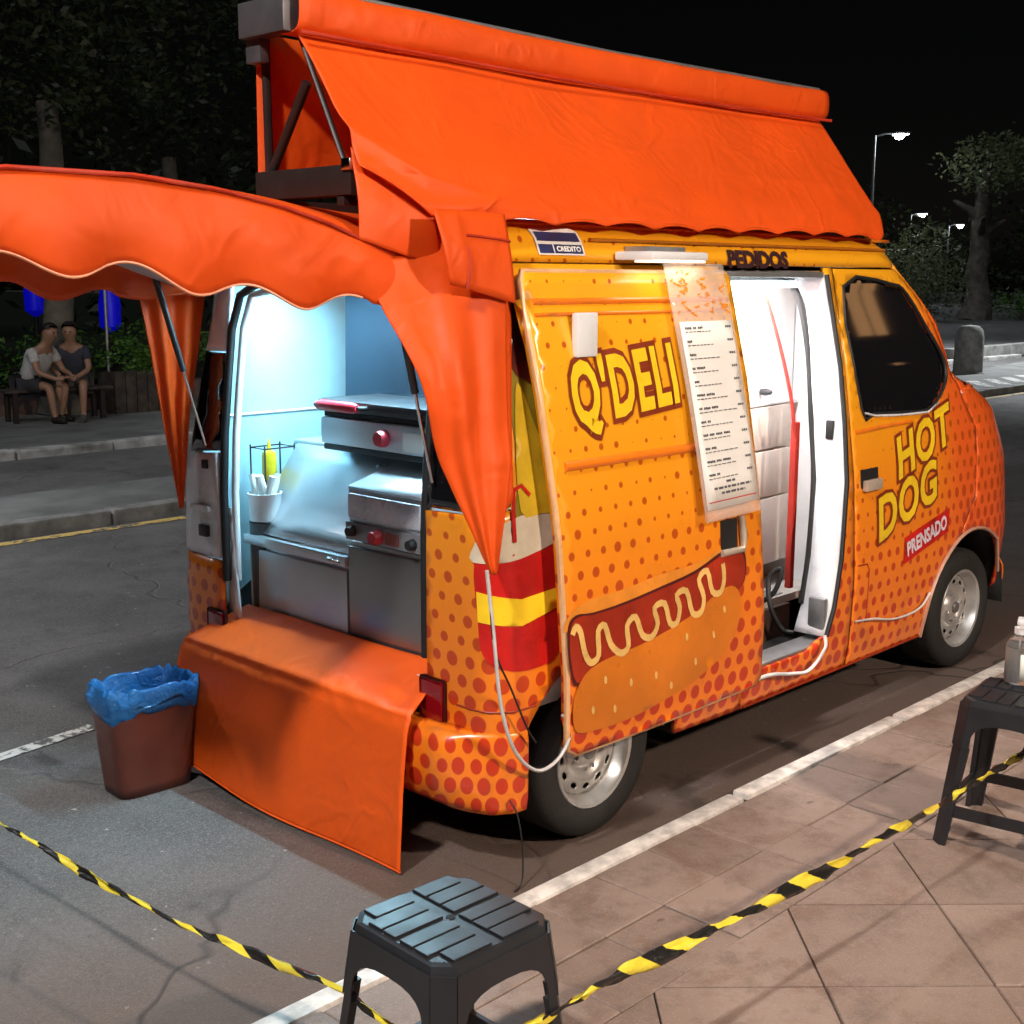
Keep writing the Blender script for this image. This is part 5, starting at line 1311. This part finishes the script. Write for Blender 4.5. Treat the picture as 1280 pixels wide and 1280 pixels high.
# people
def person(loc, rz, J, rad, shirt, shorts, lab_, seed):
    """J: dict of joints for a seated body; skin modifier body + clothing children"""
    t = empty('person', loc, rz, lab_, 'person')
    def skinmesh(nm, edges, mat, extra=1.0, root=None):
        names = []
        for a, b in edges:
            for k in (a, b):
                if k not in names: names.append(k)
        me = bpy.data.meshes.new(nm); me.from_pydata([J[k] for k in names], [(names.index(a), names.index(b)) for a, b in edges], [])
        o = link(nm, me, mat, t, False); md = o.modifiers.new('skin', 'SKIN'); sv = me.skin_vertices[0].data
        for i, k in enumerate(names):
            R = rad[k]; R = (R, R) if not isinstance(R, tuple) else R; sv[i].radius = (R[0]*extra, R[1]*extra); sv[i].use_root = (k == (root or names[0]))
        md.use_smooth_shade = True; s2 = o.modifiers.new('sub', 'SUBSURF'); s2.levels = 1; s2.render_levels = 1
        return o
    body = [('pel', 'bel'), ('bel', 'che'), ('che', 'nek'), ('nek', 'hd0'), ('hd0', 'hd1'), ('hd1', 'hd2')]
    for s_ in 'LR': body += [('che', 'sh'+s_), ('sh'+s_, 'el'+s_), ('el'+s_, 'wr'+s_), ('wr'+s_, 'ha'+s_), ('pel', 'hi'+s_), ('hi'+s_, 'kn'+s_), ('kn'+s_, 'an'+s_), ('an'+s_, 'to'+s_)]
    skinmesh('body', body, SKIN, 1, 'pel')
    for s_ in 'LR':
        J['sl'+s_] = tuple(Vector(J['sh'+s_]).lerp(Vector(J['el'+s_]), .6)); rad['sl'+s_] = .052; J['th'+s_] = tuple(Vector(J['hi'+s_]).lerp(Vector(J['kn'+s_]), .8)); rad['th'+s_] = .078
    J['bk'] = tuple(Vector(J['pel'])+Vector((0, 0, .03))); rad['bk'] = (.155, .12); rad2 = dict(rad)
    skinmesh('shirt', [('bk', 'bel'), ('bel', 'che'), ('che', 'shL'), ('che', 'shR'), ('shL', 'slL'), ('shR', 'slR')], shirt, 1.32, 'bk')
    skinmesh('shorts', [('pel', 'hiL'), ('pel', 'hiR'), ('hiL', 'thL'), ('hiR', 'thR')], shorts, 1.25, 'pel')
    t.scale = (.86, .86, .86)
    hp_ = Vector(J['hd1']); bm = bmesh.new(); bmesh.ops.create_uvsphere(bm, u_segments=14, v_segments=10, radius=.098)
    for v in list(bm.verts):
        if v.co.z < -.005-v.co.y*.5: bm.verts.remove(v)
    for v in bm.verts: v.co = v.co*1.12+hp_+Vector((0, .006, .018))
    frombm('hair', bm, HAIR, t, True)
    for s_ in (-1, 1):
        bm = bmesh.new(); bmesh.ops.create_uvsphere(bm, u_segments=8, v_segments=6, radius=.011); bmesh.ops.translate(bm, vec=hp_+Vector((s_*.032, -.086, -.01)), verts=bm.verts); frombm('eye', bm, HAIR, t, True)
    bm = bmesh.new(); addbox(bm, tuple(hp_+Vector((-.012, -.105, -.045))), tuple(hp_+Vector((.012, -.07, -.005))), bev=.006); frombm('nose', bm, SKIN, t)
    for s_ in 'LR':
        an_ = Vector(J['an'+s_]); to_ = Vector(J['to'+s_]); tube('shoe', [an_+Vector((0, .03, -.03)), an_.lerp(to_, .4)+Vector((0, 0, -.01)), to_+Vector((0, -.03, -.01))], [.050, .052, .036], HAIR if seed == 1 else shorts, t, 8)
    for s_ in 'LR':
        hnd = Vector(J['ha'+s_]); fdir = (hnd-Vector(J['wr'+s_])).normalized(); sd_ = fdir.cross(Vector((0, 0, 1))).normalized()
        for k in range(5):
            o_ = sd_*(k-2)*.019; ln = (.05, .07, .078, .07, .05)[k]
            tube('finger', [hnd+o_*.9, hnd+o_+fdir*ln*.5+Vector((0, 0, .004)), hnd+o_*1.1+fdir*ln+Vector((0, 0, -.012))], [.0095, .0085, .007], SKIN, t, 6)
    return t
RADP = dict(pel=(.15, .12), bel=(.14, .105), che=(.155, .115), nek=.052, hd0=(.085, .095), hd1=(.112, .125), hd2=(.085, .095), shL=.062, shR=.062, elL=.042, elR=.042, wrL=.030, wrR=.030, haL=(.038, .020), haR=(.038, .020), hiL=.09, hiR=.09, knL=.060, knR=.060, anL=.040, anR=.040, toL=(.04, .028), toR=(.04, .028))
def seated(lean=.12, armk=0, legx=0.):
    z = .50; J = dict(pel=(0, 0, z), bel=(0, -lean*.4, z+.17), che=(0, -lean, z+.37), nek=(0, -lean*1.25, z+.53), hd0=(0, -lean*1.4-.01, z+.60), hd1=(0, -lean*1.5-.02, z+.685), hd2=(0, -lean*1.5-.01, z+.755))
    for s_, n_ in ((-1, 'L'), (1, 'R')):
        J['sh'+n_] = (s_*.18, -lean, z+.43); J['el'+n_] = (s_*.24, -lean-.12, z+.18); J['wr'+n_] = (s_*.12, -lean-.33, z+.12+armk*s_*.03); J['ha'+n_] = (s_*.07, -lean-.40, z+.11)
        J['hi'+n_] = (s_*.10, -.04, z-.01); J['kn'+n_] = (s_*(.16)+legx, -.44, z+.0); J['an'+n_] = (s_*.13+legx*1.5, -.40+s_*armk*.06, .09); J['to'+n_] = (s_*.14+legx*1.5, -.55+s_*armk*.06, .05)
    return J
# bench the two sit on
bch = empty('bench', (4.60, 11.62, .1), math.radians(-6), 'dark bench under the two seated people', 'bench')
for y in (-.15, -.03, .09): box('seat_plank', (-.62, y-.05, .34), (.62, y+.05, .37), PLM, bch, .004)
for x in (-.5, .5): 
    for y in (-.15, .1): box('leg', (x-.025, y-.025, 0), (x+.025, y+.025, .34), DKMET, bch)
P1 = person((4.30, 11.62, .09), math.radians(22), seated(.26, 1, .05), dict(RADP), simple('white_tshirt', (.55, .55, .55), .8), simple('dark_shorts', (.03, .03, .035), .8), 'person in a white t-shirt seated at the left end of the bench', 1)
P2 = person((4.86, 11.62, .09), math.radians(-40), seated(.10, -1, .04), dict(RADP), simple('navy_tshirt', (.035, .04, .06), .8), simple('grey_shorts', (.08, .075, .07), .8), 'person in a dark t-shirt seated beside the one in white', 2)
# bollard on the right
bl_ = empty('stone_bollard', (19.35, 7.6, MZ-.01), .2, 'rounded grey stone bollard on the median right of the van', 'bollard')
lathe('bollard_post', [(.001, 0), (.25, 0), (.25, .03), (.24, .62), (.22, .74), (.15, .82), (.001, .84)], KERBG, bl_, 24)
lathe('bollard_base', [(.28, -.005), (.28, .02), (.26, .028)], KERBG, bl_, 24)
# low wall behind the median on the right, zebra paved strip
lw = box('low_stone_wall', (23, 9.6, .05), (60, 9.9, .32), KERBG, None, .02); tag(lw, 'long low stone wall edging the far road on the right', 'wall')
for k in range(16):
    x = 15.5+k*.62; strip('paved_stripe', [(x, 6.05), (x+.9, 6.75)], .20, PWHITE if k == 0 else PWHITE, MZ+.004)
# street lamps
LAMPE = emis('street_lamp_glow', (.92, .97, 1.0), 30)
def street_lamp(loc, h, rz, lab_, power, col=(.9, .96, 1.0), arm=.8, spot=True, rp=.07, head=(.28, .12), aim=(0, 0), sz_=128):
    e = empty('street_lamp', loc, rz, lab_, 'street lamp')
    tube('lamp_post', [(0, 0, 0), (0, 0, h*.5), (0, 0, h)], [rp, rp*.85, rp*.7], ALU, e, 10)
    tube('lamp_arm', [(0, 0, h-.05), (arm*.5, 0, h+.06), (arm, 0, h+.08)], rp*.5, ALU, e, 8)
    box('lamp_head', (arm-.05, -head[1], h+.045), (arm+head[0]*1.6, head[1], h+.12), ALU, e, .02)
    box('lamp_lens', (arm, -head[1]*.8, h+.022), (arm+head[0]*1.45, head[1]*.8, h+.044), LAMPE, e, .008)
    if loc[0] > 40: lathe('lamp_bowl', [(.001, -.16), (.14, -.12), (.2, .0), (.2, .04)], LAMPE, e, 16, Matrix.Translation((arm+.2, 0, h)))
    l = bpy.data.lights.new('street_lamp', 'SPOT'); l.energy = power; l.color = col; l.spot_size = math.radians(sz_); l.spot_blend = .5; l.shadow_soft_size = .16
    o = bpy.data.objects.new('lamp_light', l); COL.objects.link(o); o.parent = e; o.location = (arm+head[0]*.7, 0, h-.02); o.rotation_euler = (aim[0], aim[1], 0)
    return e
def lens_ball(e, h, arm, R):
    pass
street_lamp((45.2, 23.9, .1), 7.15, math.radians(-45), 'tall street lamp on thin pole right of the awning', 2600, sz_=160, arm=.75, head=(.35, .3))
street_lamp((75, 37.6, .1), 5.6, math.radians(-40), 'farther street lamp just above the pale bushy tree', 2500, sz_=160, arm=.5, head=(.3, .3))
street_lamp((78, 36.5, .1), 5.0, math.radians(-50), 'faint distant street lamp among the leaves of the pale tree', 500, arm=.5, head=(.25, .25))
# unseen street lamps added to light the van and the road around it
street_lamp((-5.2, -1.6, SZ), 5.2, math.radians(20), 'unseen street lamp behind the camera at the left of the parked van', 760, (1.0, .95, .90), 1.0, aim=(0, math.radians(-18)), sz_=150)
street_lamp((.6, -6.3, SZ), 3.7, math.radians(95), 'unseen street lamp on the sidewalk facing the side of the van', 820, (1.0, .80, .64), .8, aim=(0, math.radians(-38)), sz_=150)
street_lamp((9.5, 7.3, MZ), 3.3, math.radians(170), 'street lamp added on the median, hidden behind the van', 260, (.92, .96, 1.0), 1.0)
street_lamp((-2.8, 6.2, MZ), 6.0, math.radians(100), 'added unseen street lamp on the median, left of the view', 900, (.92, .96, 1.0), .8, sz_=112)
street_lamp((24, 6.3, MZ), 6.5, math.radians(100), 'added unseen street lamp on the median far along the road', 2600, (.92, .97, 1.0), .8)
# unseen shop added across the pavement, facing the van (behind the camera; seen only as a reflection in the door glass)
shop = empty('shop_building', (15.6, -6.8, SZ), math.radians(180), 'plain unseen shop front added with a warm window for the door glass reflection', 'building')
WALLM = simple('ochre_wall', (.30, .22, .15), .8, var=.1)
box('wall', (-6, -.3, 0), (6, -.02, 7.5), WALLM, shop)
box('cornice', (-6.1, -.35, 7.5), (6.1, .06, 7.7), WALLM, shop)
WRM = emis('added_window_glow', (1, .50, .20), .8)
for xw, z0, z1, w_ in ((.55, 4.0, 4.75, .42), (.50, 2.75, 2.95, .10)):
    lw_ = box('added_lit_window', (xw-w_, -.315, z0), (xw+w_, -.302, z1), WRM, shop)
    for a_, b_ in (((xw-w_-.05, -.34, z0-.05), (xw+w_+.05, -.30, z0)), ((xw-w_-.05, -.34, z1), (xw+w_+.05, -.30, z1+.05)), ((xw-.02, -.33, z0), (xw+.02, -.316, z1))): box('window_frame', a_, b_, DKMET, lw_)
